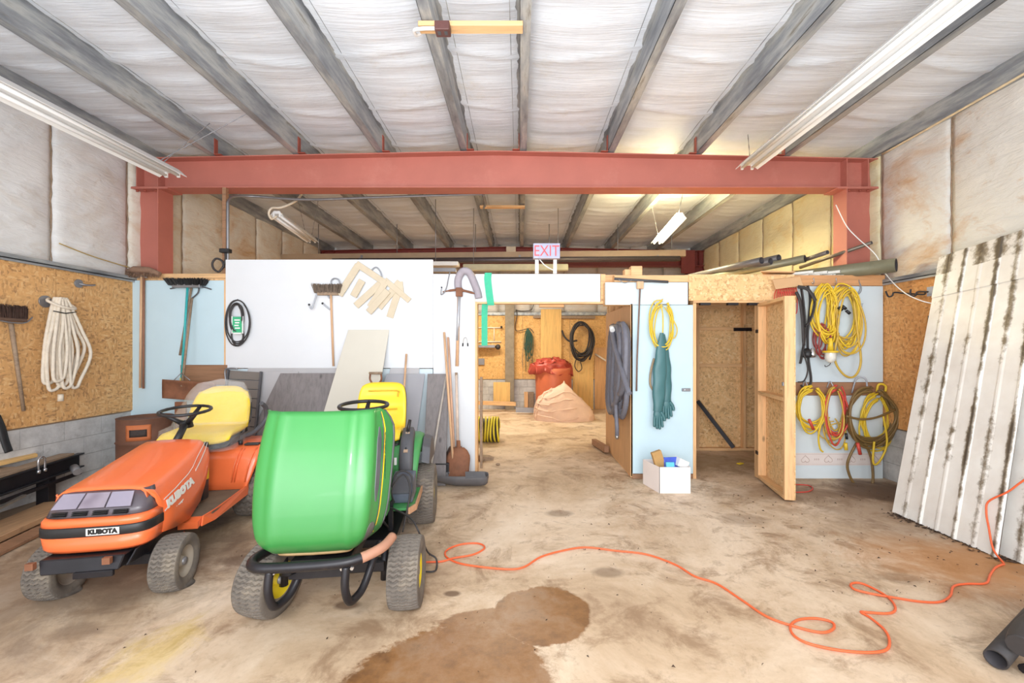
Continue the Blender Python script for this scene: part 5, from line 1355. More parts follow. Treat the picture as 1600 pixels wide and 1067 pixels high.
# long rail, pipe and lights high in the rear bay
b = B(); p0, p1 = P(436, 403, 8.7), P(1070, 396, 8.7)
b.beam(p0, p1, .10, .13); rl = thing('overhead_rail', 'long tan overhead door rail crossing the rear bay with dark pipe hooked beneath', 'rail', (p0+p1)/2); b.build('rail_channel', plain('tan_rail', L(176, 150, 122), .6, 0, .12, 3), rl)
for x_ in (-4.1, -2.5, -.9, .6, 2.0, 3.1): b = B(); b.cyl((x_, 8.7, 3.50), (x_, 8.7, 4.10+.0), .008, seg=6); b.build('hanger_rod', GREY, rl)
for x_ in (-3.2, 0, 2.8): b = B(); b.box((x_-.02, 8.54, 3.36), (x_+.02, 8.66, 3.385)); b.box((x_-.02, 8.64, 3.36), (x_+.02, 8.66, 3.46)); b.build('hanger_clip', GREY, rl)
b = B(); b.cyl(P(520, 408, 8.57), P(1062, 404, 8.57), .055, seg=14); b.build('dark_pipe', plain('dark_pipe', L(92, 84, 88), .4, .5, .12, 6), rl)
b = B(); b.box(P(429, 408, 8.8), P(440, 397, 8.7)); b.bevel(.01, 1); b.solo('rail_bracket', GREY, 'grey bracket at the left end of the tan rail', 'bracket')
b = B(); a_ = P(1064, 427, 10.32); b.box((a_.x, 10.30, a_.z), (a_.x+.34, 10.334, a_.z+.56)); b.bevel(.01, 1); b.solo('rail_bracket', RED_B, 'dark red bracket plate at the right end of the tan rail', 'bracket')
t = thing('strip_casing', 'aged white long strip light casing hanging behind the exit sign', 'light fixture', P(806, 418, 8.05))
b = B(); b.box(P(724, 424, 8.1), P(888, 412, 8.0)); b.bevel(.015, 1); b.build('casing_body', plain('aged_white_duct', L(196, 190, 160), .6, 0, .15, 6), t)
for px_ in (740, 872): a_ = P(px_, 412, 8.05); b = B(); b.tube([a_, V((a_.x, a_.y, 4.21))], .006, 5); b.build('hanger_wire', GREY, t)
t = thing('fluorescent_light', 'white unlit strip light lying end on behind the grey hose', 'light fixture', P(696, 424, 7.6))
b = B(); b.box(P(677, 418, 7.7), P(716, 408, 7.5)); b.bevel(.01, 1); b.build('housing', WHITE, t)
b = B(); b.box(P(678, 426, 7.65), P(712, 418.5, 7.55)); b.build('tube_tray', GREY, t)
a_ = P(678, 408, 7.6); b = B(); b.tube([a_+V((.03, 0, -.01)), V((a_.x+.03, 7.6, 4.22))], .006, 5); b.build('hanger_wire', GREY, t)
b = B(); a_ = P(791, 396, 10.33); c_ = P(806, 386, 10.33); b.box((a_.x, 10.25, a_.z), (c_.x, 10.334, c_.z)); b.bevel(.01, 1); b.solo('junction_box', WHITE_D, 'small cream junction box under the dark red rear beam', 'junction box')

# fluorescent fixtures
TUBE_OFF = plain('unlit_tube', L(246, 248, 250), .2, 0, .01)
TUBE_ON = bpy.data.materials.new('lit_tube'); TUBE_ON.use_nodes = True
e_ = TUBE_ON.node_tree.nodes['Principled BSDF']; e_.inputs['Emission Color'].default_value = (1, .9, .62, 1); e_.inputs['Emission Strength'].default_value = 6.0
def fixture(label, p0, p1, w_, lit=False, chains=(), group=None, reflector=True, roll=0.0, side=1, reach=None):
    p0, p1 = V(p0), V(p1); d = (p1-p0).normalized(); up = V((0, 0, 1)); x = d.cross(up).normalized(); up = x.cross(d)
    if roll: Rm = Matrix.Rotation(roll, 3, d); x = Rm @ x; up = Rm @ up
    L_ = (p1-p0).length; M = Matrix(((x.x, d.x, up.x, p0.x), (x.y, d.y, up.y, p0.y), (x.z, d.z, up.z, p0.z), (0, 0, 0, 1)))
    t = thing('fluorescent_light', label, 'light fixture', (p0+p1)/2, group=group)
    b = B(); sec = [(-w_/2, -.01), (-w_*.30, .045), (-w_*.2, .07), (w_*.2, .07), (w_*.30, .045), (w_/2, -.01), (w_/2-.004, -.013), (w_*.28, .03), (-w_*.28, .03), (-w_/2+.004, -.013)]
    b.loft([[M @ V((a, y, c)) for a, c in sec] for y in (0, L_)], closed=True, caps=True, smooth=False); b.build('reflector_housing', WHITE, t)
    for s in (-1, 1):
        b = B(); b.cyl(M @ V((s*w_*.22, .02, .0)), M @ V((s*w_*.22, L_-.02, .0)), .017, seg=12); b.build('tube', TUBE_ON if lit else TUBE_OFF, t)
        for y in (.01, L_-.02): b = B(); b.box((s*w_*.22-.012, y-.008, -.02), (s*w_*.22+.012, y+.012, .04), 0, M); b.build('lamp_holder', WHITE, t)
    for (f_, pt) in chains:
        a = M @ V((0, L_*f_, .07)); b = B(); pt = V(pt); n = max(4, int((pt-a).length/.045))
        b.tube([a.lerp(pt, i/n) for i in range(n+1)], [.006 if i % 2 else .0025 for i in range(n+1)], 5); b.build('chain', GREY, t)
    return t
# right, long, from the beam to beyond the camera: p at beam end (1165,262), passes (1400,60)
fixture('white twin-tube strip light running along the purlin, upper right', (2.62, 4.93, 3.645), (2.62, 2.49, 3.645), .26, chains=((.03, (2.62, 4.9, 4.02)), (.95, (2.62, 2.6, 4.1))))
fixture('white twin-tube strip light, continuation nearest the camera at upper right', (2.62, 2.47, 3.645), (2.62, .1, 3.645), .26)
fixture('white twin-tube strip light on slanting chains, upper left', (-3.75, 4.62, 3.43), (-3.75, 2.18, 3.43), .30, chains=((.06, (-3.45, 4.75, 4.07)), (.08, (-2.8, 4.5, 4.08))))
fixture('white twin-tube strip light, continuation nearest the camera at upper left', (-3.75, 2.16, 3.43), (-3.75, -.2, 3.43), .30)
fixture('unlit white strip light with looped cable, rear bay left', P(432, 337, 6.1), P(489, 378, 7.3), .20, chains=((.75, P(466, 314, 6.5)), (.95, P(497, 314, 7.0))))
fixture('glowing strip light hanging in the rear bay right', P(1062, 340, 6.15), P(1026, 380, 7.35), .20, lit=True, chains=((.04, P(1068, 297, 6.1)), (.9, P(1018, 320, 7.3))))
b = B(); b.tube(spl([P(471, 303, 6.2), P(462, 314, 6.1), P(440, 324, 6.0), P(425, 325, 6.0), P(420, 333, 6.0), P(424, 342, 6.05), P(432, 338, 6.1)], 6), .016, 7); b.solo('flex_cable', WHITE_D, 'cream cable looping into the unlit rear bay light', 'cable')
# conduit under the beam and post with conduit at left
b = B(); b.tube(spl([P(356, 420, 5.33), P(356, 400, 5.33), P(356, 330, 5.33), P(357, 314, 5.36), P(366, 307, 5.5), P(400, 307, 5.70), P(480, 312, 5.75), P(600, 308, 5.75), P(740, 304, 5.75), P(755, 306, 5.75), P(758, 318, 6.2), P(756, 325, 6.4)], 5), .017, 8); b.solo('steel_conduit', GREY, 'grey steel conduit running up the timber post and under the red beam', 'conduit')
b = B(); b.box((P(348, 430, 5.33).x, 5.321, 2.30), (P(353.5, 430, 5.33).x, 5.375, 3.572)); b.solo('timber_post', PLY_B, 'slim brown timber post above the partition left of the white panel', 'post')
b = B(); b.tube(spl([P(352, 392, 5.31), P(352, 408, 5.31), P(343, 424, 5.3), P(334, 420, 5.29), P(332, 411, 5.29), P(338, 404, 5.29), P(347, 408, 5.3), P(350, 418, 5.3)], 6), .013, 7); b.solo('cable_loop', RUBK, 'black cable loop above the blue panel at the timber post', 'cable')
t = thing('junction_box', 'small dark junction box clipped to the conduit on the post', 'junction box', P(352, 396, 5.31)); b = B(); b.box(P(348, 396, 5.319), P(357, 388, 5.25)); b.bevel(.004, 1); b.build('box_body', BLACKP, t)
# wood cross pieces between purlins
t = thing('timber_crosspiece', 'yellow pine crosspiece fixed under two purlins, nearest, with dark socket box', 'timber', P(736, 57, 3.3))
b = B(); z = 3.985; Yc = F*(z-CH)/(545-46); b.box((P(655, 46, Yc).x, Yc-.045, z-.002), (P(817, 46, Yc).x, Yc+.045, z+.036)); b.bevel(.004, 1); b.build('board', PINE_X, t)
x_ = P(694, 60, Yc).x; b = B(); b.box((x_-.055, Yc-.10, z-.07), (x_+.055, Yc-.01, z-.004)); b.bevel(.005, 1); bx_ = b.build('socket_box', plain('maroon_box', L(98, 62, 58), .5), t)
for k in (-1, 1): b = B(); b.box((x_+k*.025-.012, Yc-.075, z-.073), (x_+k*.025+.012, Yc-.04, z-.0705)); b.build('outlet_face', DKGREY, bx_)
b = B(); b.tube(spl([(x_-.05, Yc-.05, z-.03), (x_-.15, Yc-.055, z-.035), (x_-.22, Yc-.02, z-.02), (x_-.225, Yc+.06, z-.0), (x_-.18, Yc+.10, z+.06)], 6), .013, 8); b.build('white_cable', WHITE, t)
z = 3.99; Yc = F*(z-CH)/(545-325); b = B(); b.box((P(750, 325, Yc).x, Yc-.045, z), (P(820, 325, Yc).x, Yc+.045, z+.036)); b.bevel(.004, 1); b.solo('timber_crosspiece', PINE_X, 'pine crosspiece under two purlins in the rear bay', 'timber')
# cable on the right wall top, white wire by the right column
b = B(); b.tube(spl([(4.36, .6, 4.02), (4.38, 2.5, 3.99), (4.40, 4.0, 3.95), (4.42, 5.2, 3.93)], 6), .012, 6); b.solo('wall_cable', plain('cream_cable', L(226, 206, 170)), 'cream cable running along the top of the right wall', 'cable')
b = B(); b.tube(spl([P(1306, 320, 5.2), P(1322, 352, 5.15), P(1340, 372, 5.12), P(1368, 398, 5.1), P(1384, 428, 5.0), P(1410, 455, 4.7), P(1440, 470, 4.45), P(1470, 476, 4.3)], 6), .006, 5); b.solo('white_wire', WHITE, 'thin white wire draped from the right column across the chipboard', 'wire')
b = B(); b.cyl((4.46, 3.55, 2.93), (4.43, 3.55, 2.93), .04, seg=16); b.solo('wall_button', WHITE_D, 'round white disc on the right wall insulation', 'disc')

# EXIT sign
t = thing('exit_sign', 'small white exit sign with red letters on top of the doorway header', 'sign', P(854, 427, 5.33))
b = B(); b.box(P(833, 405.5, 5.36), P(875, 380, 5.28)); b.bevel(.006, 2); sb = b.build('sign_box', plain('sign_face', L(176, 178, 204), .3), t)
text('lettering', 'EXIT', .19, plain('sign_red', L(222, 92, 98), .4), sb, frame(P(854, 392.5, 5.2775), (1, 0, 0), (0, 0, 1)), .0, .82, local=False)
for x in (836, 864.5): b = B(); b.box(P(x, 428, 5.34), P(x+5.5, 405.6, 5.31)); b.build('leg', WHITE, t)
b = B(); b.tube(spl([P(843, 405, 5.35), P(852, 415, 5.35), P(866, 423, 5.35)], 5), .007, 6); b.build('cable', WHITE, t)

# ================================================================ ON THE CLOSET FRONT
def PC(px, py, off=.04): return P(px, py, YP-off)
# grey corrugated hose hank on the side wall (plane X = XS)
def PS(px, py, off=.06):
    X = XS-off; Y = X*F/(px-VX); return V((X, Y, CH-(py-VY)*Y/F))
t = thing('hose_hank', 'thick grey ribbed hose hank hanging on the plywood side of the closet', 'hose', PS(965, 655))
GH2 = plain('grey_ribbed_hose', L(112, 112, 122), .6, 0, .12, 20, .2)
rnd = random.Random(5)
for k in range(7):
    a0 = 957+3.0*k; off = .05+.035*(k % 3)
    w0 = 2.5+rnd.random()*2; yb_ = 640+rnd.uniform(-25, 15)
    pts = [PS(a0+1, 507+rnd.uniform(-2, 3), off), PS(a0-w0, 530, off+.01), PS(a0-w0-3, 590, off+.02), PS(a0-w0-4, yb_-20, off+.02), PS(a0-3, yb_, off+.02), PS(a0+3, yb_-22, off+.03), PS(min(a0+5, 984), 585, off+.02), PS(min(a0+6, 985), 530, off+.02)]
    f_ = spl(pts, 10, closed=True); b = B(); b.tube(f_, [.032*(1+.09*(i % 2)) for i in range(len(f_))], 8, closed=True); b.build('hose_loop', GH2, t)
f_ = spl([PS(955, 510, .16), PS(962, 545, .18), PS(975, 590, .18), PS(983, 615, .17)], 12); b = B(); b.tube(f_, [.030*(1+.09*(i % 2)) for i in range(len(f_))], 8); b.build('crossing_length', GH2, t)
f_ = spl([PS(962, 620, .14), PS(963, 650, .14), PS(964, 668, .14), PS(964, 680, .13)], 8); b = B(); b.tube(f_, [.026]*len(f_), 8); b.build('hanging_end', GH2, t)
b = B(); b.cyl(PS(964, 680, .13), PS(964, 686, .13), .03, .02, 10); b.build('hose_fitting', STEEL, t)
b = B(); b.tube([PS(956, 511, .175), PS(957, 516, .178)], .033, 8); b.build('white_tape', WHITE, t)
# T-handled squeegee
t = thing('long_squeegee', 'long thin black floor squeegee hung on the closet corner', 'squeegee', PC(995, 611))
b = B(); b.tube([PC(960, 435.5, .06), PC(1044, 440.5, .06)], .016, 8, flat=1.0); b.build('blade', DKGREY, t)
b = B(); b.box(PC(995.5, 451, .075), PC(1004.5, 440, .04)); b.bevel(.004, 1); b.build('socket', HANDLE, t)
b = B(); b.tube([PC(1000, 450, .055), PC(995.5, 560, .05), PC(994.5, 611, .04)], .010, 8); b.build('handle', plain('brown_steel_handle', L(132, 108, 98), .6), t)
b = B(); b.tube(spl([PC(966, 436, .07), PC(976, 442, .08), PC(988, 437, .07)], 4), .004, 5); b.build('wire', GREY, t)
b = B(); b.box(PC(986, 430.0, .0), PC(1000, 418, -.1)); b.bevel(.004, 1); b.solo('timber_block', PINE_X, 'small pine block standing on the closet top plate', 'block')
b = B(); b.box(PC(976, 430.0, -.02), PC(990, 423, -.12)); b.bevel(.004, 1); b.solo('timber_block', PINE, 'lower pine block beside the small block on the closet top plate', 'block')
# yellow cord hank and teal gauntlets
YC = plain('yellow_cord', L(232, 196, 52), .5, 0, .1, 12); YC2 = plain('ochre_cord_mat', L(206, 170, 70), .5, 0, .12, 12)
t = thing('cord_hank', 'thin yellow cord hank above the long green gloves', 'cord', PC(1035, 560))
for k, (w_, h_, dx_) in enumerate(((.125, .27, 0), (.11, .25, .0), (.135, .30, -.01), (.10, .22, .01), (.12, .29, .01), (.14, .24, -.005), (.07, .26, -.05))):
    b = B(); b.tube(spl(coil(PC(1034, 508, .05+.008*k)+V((dx_, 0, 0)), w_, h_, 1, .006, .05, 20+k, .02, 12), 4), .007, 6); b.build('loop', YC, t)
b = B(); b.tube(spl([PC(1038, 480, .05), PC(1052, 500, .06), PC(1058, 515, .06), PC(1054, 528, .06), PC(1046, 524, .06)], 5), .006, 6); b.build('stray_loop', YC, t)
t = thing('wall_hook', 'clear plastic hook plate holding the yellow cord and gloves', 'hook', PC(1029, 478))
b = B(); b.box(PC(1021, 473, .006), PC(1037, 463, .0)); b.build('plate', plain('clear_plate', L(214, 220, 228), .2), t)
b = B(); b.tube([PC(1024, 475, .01), PC(1024, 475, .10)], .006, 6); b.tube([PC(1021, 475, .07), PC(1046, 476, .07)], .005, 6); b.build('pin', GREY, t)
GLV = plain('teal_rubber', L(66, 112, 116), .45, 0, .1, 6, .05, L(96, 132, 134), .3)
def gauntlet(label, x_top, x_bot, ytop, ywrist, yfin, off, wtop, mat=GLV, fl=1):
    t = thing('rubber_glove', label, 'glove', PC(x_bot, yfin, off))
    A, W_ = PC(x_top, ytop, off), PC(x_bot, ywrist, off)
    def slv(u, v):
        a = 2*PI*u; p = A.lerp(W_, v); w_ = (.022 if v < .04 else .022+(wtop-.022)*min(1, v/.42)**.8)*(1-.28*max(0, v-.7)/.3)
        k = 1+.06*math.sin(v*22+3*math.cos(a))
        return p+V((w_*math.cos(a)*k, .032*math.sin(a)*k*min(1, .3+v*2), 0))
    b = B(); b.grid(slv, 18, 22); b.build('sleeve', mat, t)
    b = B(); b.ball(W_+V((0, 0, -.045)), .075, 12, sc=(.75, .33, 1.0)); b.build('palm', mat, t)
    for k in range(4):
        xk = (k-1.5)*.027; ln = (.10, .125, .13, .105)[k]
        p = W_+V((xk*fl, -.005, -.085)); b = B()
        b.tube(spl([p+V((0, 0, .03)), p+V((xk*.12, -.004, -ln*.5)), p+V((xk*.2, -.014, -ln))], 4), [.016]*5+[.0155]*3+[.010], 8); b.build('finger', mat, t)
    p = W_+V((.05*fl, -.01, -.03)); b = B(); b.tube(spl([p+V((-.02*fl, 0, .02)), p+V((.016*fl, -.01, -.04)), p+V((.018*fl, -.018, -.085))], 4), [.020]*4+[.017]*4+[.012], 8); b.build('thumb', mat, t)
    return t
gauntlet('long teal rubber gauntlet hanging in front, left one of the pair', 1034, 1028, 520, 642, 672, .10, .078)
gauntlet('long teal rubber gauntlet hanging behind, right one of the pair', 1036, 1042, 522, 626, 654, .055, .07, fl=1)
b = B(); b.tube(spl([PC(1022, 560, .03), PC(1017, 580, .03), PC(1016, 600, .03), PC(1022, 612, .03)], 5), .02, 8, flat=.6); b.solo('work_glove', plain('tan_glove', L(168, 146, 118), .9), 'tan glove edge peeking out left of the teal gauntlets', 'glove')
b = B(); b.box(PC(1066, 611.5, .02), PC(1078, 606.5, .0)); b.bevel(.003, 1); b.tube([PC(1070, 609, .01), PC(1070, 609, .035)], .007, 6); b.solo('door_latch', GREY, 'small grey latch on the blue closet panel edge', 'latch')
# white carton with rubbish
t = thing('carton', 'open white cardboard carton on the floor by the closet', 'box', tuple(G(1050, 762)))
x0, x1 = G(1022, 770).x, G(1079, 772).x; y0 = 4.60; y1 = 4.93; zt = .285
CARD = plain('white_carton', L(236, 226, 222), .75, 0, .03, 5)
x0, x1 = (1023-VX)*y0/F, (1079-VX)*y0/F
for nm, lo, hi in (('front_side', (x0+.05, y0, .002), (x1, y0+.005, zt)), ('back_side', (x0-.03, y1, .002), (x1, y1+.005, zt)), ('right_side', (x1-.005, y0+.0051, .002), (x1, y1-.001, zt)), ('bottom', (x0+.05, y0+.006, .003), (x1-.006, y1-.002, .009))):
    b = B(); b.box(lo, hi); b.build(nm, CARD, t)
b = B(); b.prism([(x0+.05, y0, .002), (x0-.03, y1, .002), (x0-.03, y1, zt), (x0+.05, y0, zt)], (.005, 0, 0)); b.build('left_side', CARD, t)
def tilted(label, mat, c, s, rot, name='packet', cat='packet'):
    M = Matrix.Translation(c) @ Matrix.Rotation(rot[2], 4, 'Z') @ Matrix.Rotation(rot[0], 4, 'X') @ Matrix.Rotation(rot[1], 4, 'Y')
    b = B(); b.box((-s[0]/2, -s[1]/2, -s[2]/2), (s[0]/2, s[1]/2, s[2]/2), 0, M); b.bevel(.004, 1); return b.solo(name, mat, label, cat)
tilted('tan paper bag sticking up in the white carton', plain('tan_paper', L(186, 146, 92), .8, 0, .15, 12), V((x0+.085, y0+.12, .31)), (.11, .05, .25), (0, R(-18), .1), 'paper_bag', 'bag')
tilted('bright blue packet in the white carton', plain('blue_packet', L(70, 96, 200), .4, 0, .2, 20), V(((x0+x1)/2+.02, y0+.14, .29)), (.17, .09, .12), (R(-25), 0, .15))
tilted('small cyan packet at the front of the white carton', plain('cyan_packet', L(96, 196, 226), .4, 0, .1, 20), V(((x0+x1)/2-.01, y0+.05, .285)), (.09, .03, .08), (R(-15), 0, .0))
tilted('white packet leaning at the right of the carton', WHITE, V((x1-.06, y0+.12, .30)), (.12, .12, .09), (0, R(25), .2))
# in the closet
b = B(); b.beam(P(1090, 626, 6.45), P(1146, 699, 6.2), .06, .05); b.solo('black_bar', BLACKM, 'black angle bar leaning across the closet back wall', 'bar')
b = B(); b.beam((G(1150, 724).x, 5.75, .012), (G(1150, 724).x+.07, 5.79, .012), .05, .012); b.solo('yellow_rag', DECAL_Y, 'small yellow scrap on the closet floor', 'scrap')
# cords on the right closet front
t = thing('cord_hank', 'bright yellow extension cord hank, left of the two above the work light', 'cord', PC(1290, 560))
for k in range(7):
    b = B(); b.tube(spl(coil(PC(1280+k*2.4, 485+k*1.0, .05+.012*k), .105+.012*(k % 3), .27+.03*(k % 3), 2, .01, .12, 40+k, .03, 12), 3), .0085, 6); b.build('loop', YC, t)
t = thing('cord_hank', 'large ochre yellow cord hank with the longest loop, right above the work light', 'cord', PC(1320, 580))
for k in range(8):
    b = B(); b.tube(spl(coil(PC(1314+k*1.6, 492+k*1.5, .05+.012*k), .145+.012*(k % 4), .31+.03*(k % 3), 1 if k > 5 else 2, .01, .14, 60+k, .03, 12), 3), .0095, 6); b.build('loop', YC2 if k % 2 else YC, t)
b = B(); b.tube(spl([PC(1310, 520, .15), PC(1304, 560, .16), PC(1318, 585, .16), PC(1335, 588, .15), PC(1345, 565, .15), PC(1340, 520, .14), PC(1334, 470, .12)], 6), .012, 7); b.build('long_loop', YC2, t)
for x_, y_ in ((1310, 480), (1322, 485), (1316, 478)): b = B(); b.tube([PC(x_, y_, .16), PC(x_+6, y_+5, .17)], .018, 8); b.build('black_plug', BLACKP, t)
REDC = plain('red_cord', L(206, 74, 60), .5, 0, .1, 12)
t = thing('jumper_leads', 'bunch of thin red leads hanging behind the closet door', 'leads', PC(1222, 470))
for k in range(9):
    x = 1212+k*3.6; b = B(); b.tube(spl([PC(x+2, 450, .04+.008*(k % 4)), PC(x-2, 462, .06), PC(x-1, 478+k, .06), PC(x+4, 480+k, .07), PC(x+5, 462, .06), PC(x+3, 449, .05)], 5), .006, 6); b.build('lead', REDC, t)
t = thing('cord_hank', 'tangled dark red cord hank below the yellow ones', 'cord', PC(1282, 552))
RC2 = plain('dark_red_cord', L(160, 64, 60), .5, 0, .15, 12)
for k in range(6):
    b = B(); b.tube(spl(coil(PC(1276+k*2.6, 525+(k*7) % 9, .04+.012*k), .055+.012*(k % 3), .17, 1, .01, .25, 80+k, .03, 10), 4), .0075, 6); b.build('loop', RC2, t)
t = thing('rubber_strap_bunch', 'bunch of black rubber straps hanging beside the open closet door', 'straps', PC(1262, 600))
for k, pp in enumerate((((1262, 446), (1266, 470), (1262, 520), (1263, 560), (1267, 590), (1265, 602), (1257, 606), (1252, 602)), ((1252, 450), (1256, 480), (1258, 520), (1252, 560), (1250, 568)), ((1244, 456), (1250, 470), (1254, 500), (1256, 540)), ((1270, 458), (1273, 475), (1266, 500), (1258, 510)), ((1247, 448), (1262, 452), (1272, 466), (1274, 470)), ((1254, 548), (1262, 575), (1257, 594), (1247, 597)))):
    b = B(); b.tube(spl([PC(x, y, .06+.02*k) for x, y in pp], 6), .020 if k < 5 else .008, 8, flat=.5 if k < 5 else 1); b.build('strap', RUBK, t)
t = thing('work_light', 'yellow caged work light hanging below the cord hanks', 'work light', PC(1297, 568))
b = B(); b.cyl(PC(1298, 528, .22), PC(1297.5, 548, .20), .016, .034, 14); b.build('handle', YC, t)
b = B(); b.cyl(PC(1297.5, 548, .20), PC(1297.5, 551, .20), .078, .078, 18); b.build('flange', YC, t)
b = B(); b.lathe([(.055, 0), (.058, -.06), (.045, -.095), (.02, -.115), (.001, -.118)], 18, Matrix.Translation(PC(1297.5, 551, .20))); b.build('glass_dome', plain('frosted_glass', L(224, 222, 212), .15, 0, .03, 8), t)
b = B(); b.tube(spl([PC(1298, 566, .1), PC(1296, 570, .1), PC(1290, 573, .1), PC(1289, 570, .1)], 4), .004, 5); b.build('hook', RUBK, t)
t = thing('trouble_lamp', 'small silver bulb lamp in a black guard beside the red cords', 'lamp', PC(1266, 562))
b = B(); b.lathe([(.012, 0), (.03, -.03), (.042, -.07), (.035, -.105), (.001, -.115)], 16, Matrix.Translation(PC(1269, 544, .12))); b.build('bulb', CHROME, t)
b = B(); b.lathe([(.02, 0), (.05, -.05), (.055, -.09), (.03, -.115)], 14, Matrix.Translation(PC(1261, 544, .11))); b.thick(.003); b.build('guard', BLACKP, t)
for x, lab in ((1271, 'small clear hook at left in the top board over the cords'), (1306, 'small clear hook at right in the top board over the cords')):
    h = thing('wall_hook', lab, 'hook', PC(x, 443)); b = B(); b.tube(spl([PC(x, 434, .012), PC(x+1, 441, .02), PC(x, 444, .05), PC(x-2, 441, .06)], 4), .006, 6); b.build('arm', CHROME, h)
b = B(); b.tube(spl([PC(1342, 437, .012), PC(1344, 450, .02), PC(1340, 460, .02), PC(1345, 456, .02), PC(1346, 448, .02), PC(1342, 440, .02)], 4), .004, 5); b.solo('wire_loop', GREY, 'small grey wire loop hanging at the right of the top board', 'wire')
text_par = wc
text('scribble', 'TT', .055, plain('pencil_mark', L(150, 156, 164)), wc, frame(PC(1345, 477, .0012), (1, 0, 0), (0, 0, 1)), local=False)
# lower row of coils
t = thing('cord_coil', 'round yellow cord coil on the brown rail nearest the closet door', 'cord', PC(1262, 672))
for k in range(7):
    b = B(); b.tube(spl(coil(PC(1266+(k % 3), 634+k*1.1, .04+.014*k), .145+.010*(k % 3), .21+.018*(k % 4), 1, .01, .06, 100+k, .02, 14), 4), .0095, 7); b.build('loop', YC, t)
b = B(); b.tube(spl([PC(1283, 620, .12), PC(1285, 650, .13), PC(1279, 680, .12), PC(1281, 700, .1), PC(1286, 706, .1)], 5), .010, 7); b.build('tail', YC, t)
b = B(); b.tube([PC(1264, 655, .14), PC(1271, 671, .14)], .016, 8); b.build('red_tie', REDC, t)
t = thing('cord_coil', 'red oval cord coil between the yellow and the brown coils', 'cord', PC(1302, 690))
for k in range(8):
    b = B(); b.tube(spl(coil(PC(1303+(k % 3)*1.4, 640+k*1.2, .04+.013*k), .105+.010*(k % 3), .26+.02*(k % 4), 1, .01, .07, 120+k, .02, 14), 4), .0095, 7); b.build('loop', REDC if k % 3 else YC2, t)
for k in range(3):
    b = B(); b.tube(spl(coil(PC(1296+5*k, 672+4*k, .06+.01*k), .12, .15, 1, .01, .1, 140+k, .02, 12), 4), .007, 6); b.build('thin_loop', YC2, t)
b = B(); b.tube([PC(1322, 677, .12), PC(1323, 686, .12)], .014, 8); b.build('black_plug', BLACKP, t)
b = B(); b.tube([PC(1321, 692, .12), PC(1322, 703, .12)], .02, 8); b.build('yellow_plug', YC, t)
BRH = plain('brown_rubber_hose', L(124, 98, 56), .5, 0, .15, 10)
t = thing('hose_coil', 'big round brown hose coil on the right half of the brown rail', 'hose', PC(1355, 765))
for k in range(6):
    b = B(); b.tube(spl(coil(PC(1358+(k % 3)*2, 648+k*.8, .07+.02*k), .27+.012*(k % 3), .30+.012*(k % 4), 1, .012, .05, 160+k, .02, 16), 4), .014, 8); b.build('loop', BRH, t)
b = B(); b.tube(spl([PC(1340, 690, .14), PC(1328, 712, .14), PC(1324, 730, .13), PC(1332, 752, .14), PC(1345, 762, .16), PC(1360, 762, .17), PC(1364, 748, .16), PC(1361, 715, .14), PC(1350, 690, .14)], 6), .0145, 8); b.build('hanging_loop', BRH, t)
b = B(); b.tube(spl([PC(1322, 650, .19), PC(1345, 655, .2), PC(1370, 652, .2), PC(1398, 640, .19)], 6), .013, 8); b.build('crossing_length', BRH, t)
t = thing('cord_coil', 'yellow cord coil tangled behind the brown hose coil', 'cord', PC(1378, 720))
for k in range(8):
    b = B(); b.tube(spl(coil(PC(1366+(k % 4)*2, 650+k*2.0, .02+.007*k), .15+.015*(k % 3), .27+.02*(k % 3), 1, .01, .1, 180+k, .015, 14), 4), .0095, 7); b.build('loop', YC, t)
b = B(); b.tube(spl([PC(1380, 650, .20), PC(1386, 690, .2), PC(1378, 715, .2), PC(1368, 726, .2), PC(1364, 718, .2), PC(1366, 690, .2)], 6), .011, 7); b.build('tail', YC, t)
b = B(); b.tube([PC(1340, 692, .2), PC(1344, 710, .2)], .018, 8); b.build('red_tie', REDC, t)
jhk = lambda lab, pts, r: (lambda t: (B().tube(spl([PC(x, y, .01+.03*i) for i, (x, y) in enumerate(pts)], 5), r, 8).build('arm', GH, t)))(thing('wall_hook', lab, 'hook', PC(*pts[0])))
jhk('small white triangular hook over the yellow coil', [(1254, 604), (1258, 595), (1262, 604)], .006)
jhk('small white triangular hook over the red coil', [(1292, 606), (1297, 596), (1303, 606)], .006)
jhk('large light grey arched hook over the brown hose coil', [(1331, 614), (1337, 594), (1345, 589), (1353, 593), (1355, 604)], .009)
b = B(); b.tube(spl([PC(1370, 612, .03), PC(1372, 602, .04), PC(1378, 600, .05), PC(1384, 604, .06), PC(1383, 612, .06)], 5), .013, 8); b.solo('hose_hook', YC, 'yellow arched hose end at the right end of the brown rail', 'hook')
# long iron hooks on the right wall chipboard
def PR(px, py, off=.03):
    X = 4.38-off; Y = X*F/(px-VX); return V((X, Y, CH-(py-VY)*Y/F))
t = thing('iron_hook_bar', 'black double hooked iron bar on a clear plate on the right wall', 'hook', PR(1420, 465))
b = B(); b.tube(spl([PR(1384, 455, .06), PR(1388, 463, .06), PR(1394, 462, .06), PR(1397, 457, .05), PR(1410, 458, .05), PR(1440, 460, .05), PR(1446, 458, .05)], 6), .009, 7); b.build('bar', RUBK, t)
b = B(); b.tube(spl([PR(1423, 452, .06), PR(1423, 461, .07), PR(1430, 462, .07), PR(1434, 456, .06), PR(1450, 456, .04)], 6), .009, 7); b.build('hook', RUBK, t)
b = B(); a_ = PR(1456, 455, .0); b.box((a_.x-.006, a_.y-.05, a_.z-.05), (a_.x, a_.y+.05, a_.z+.05)); b.build('plate', plain('clear_grey_plate', L(186, 190, 200), .2), t)
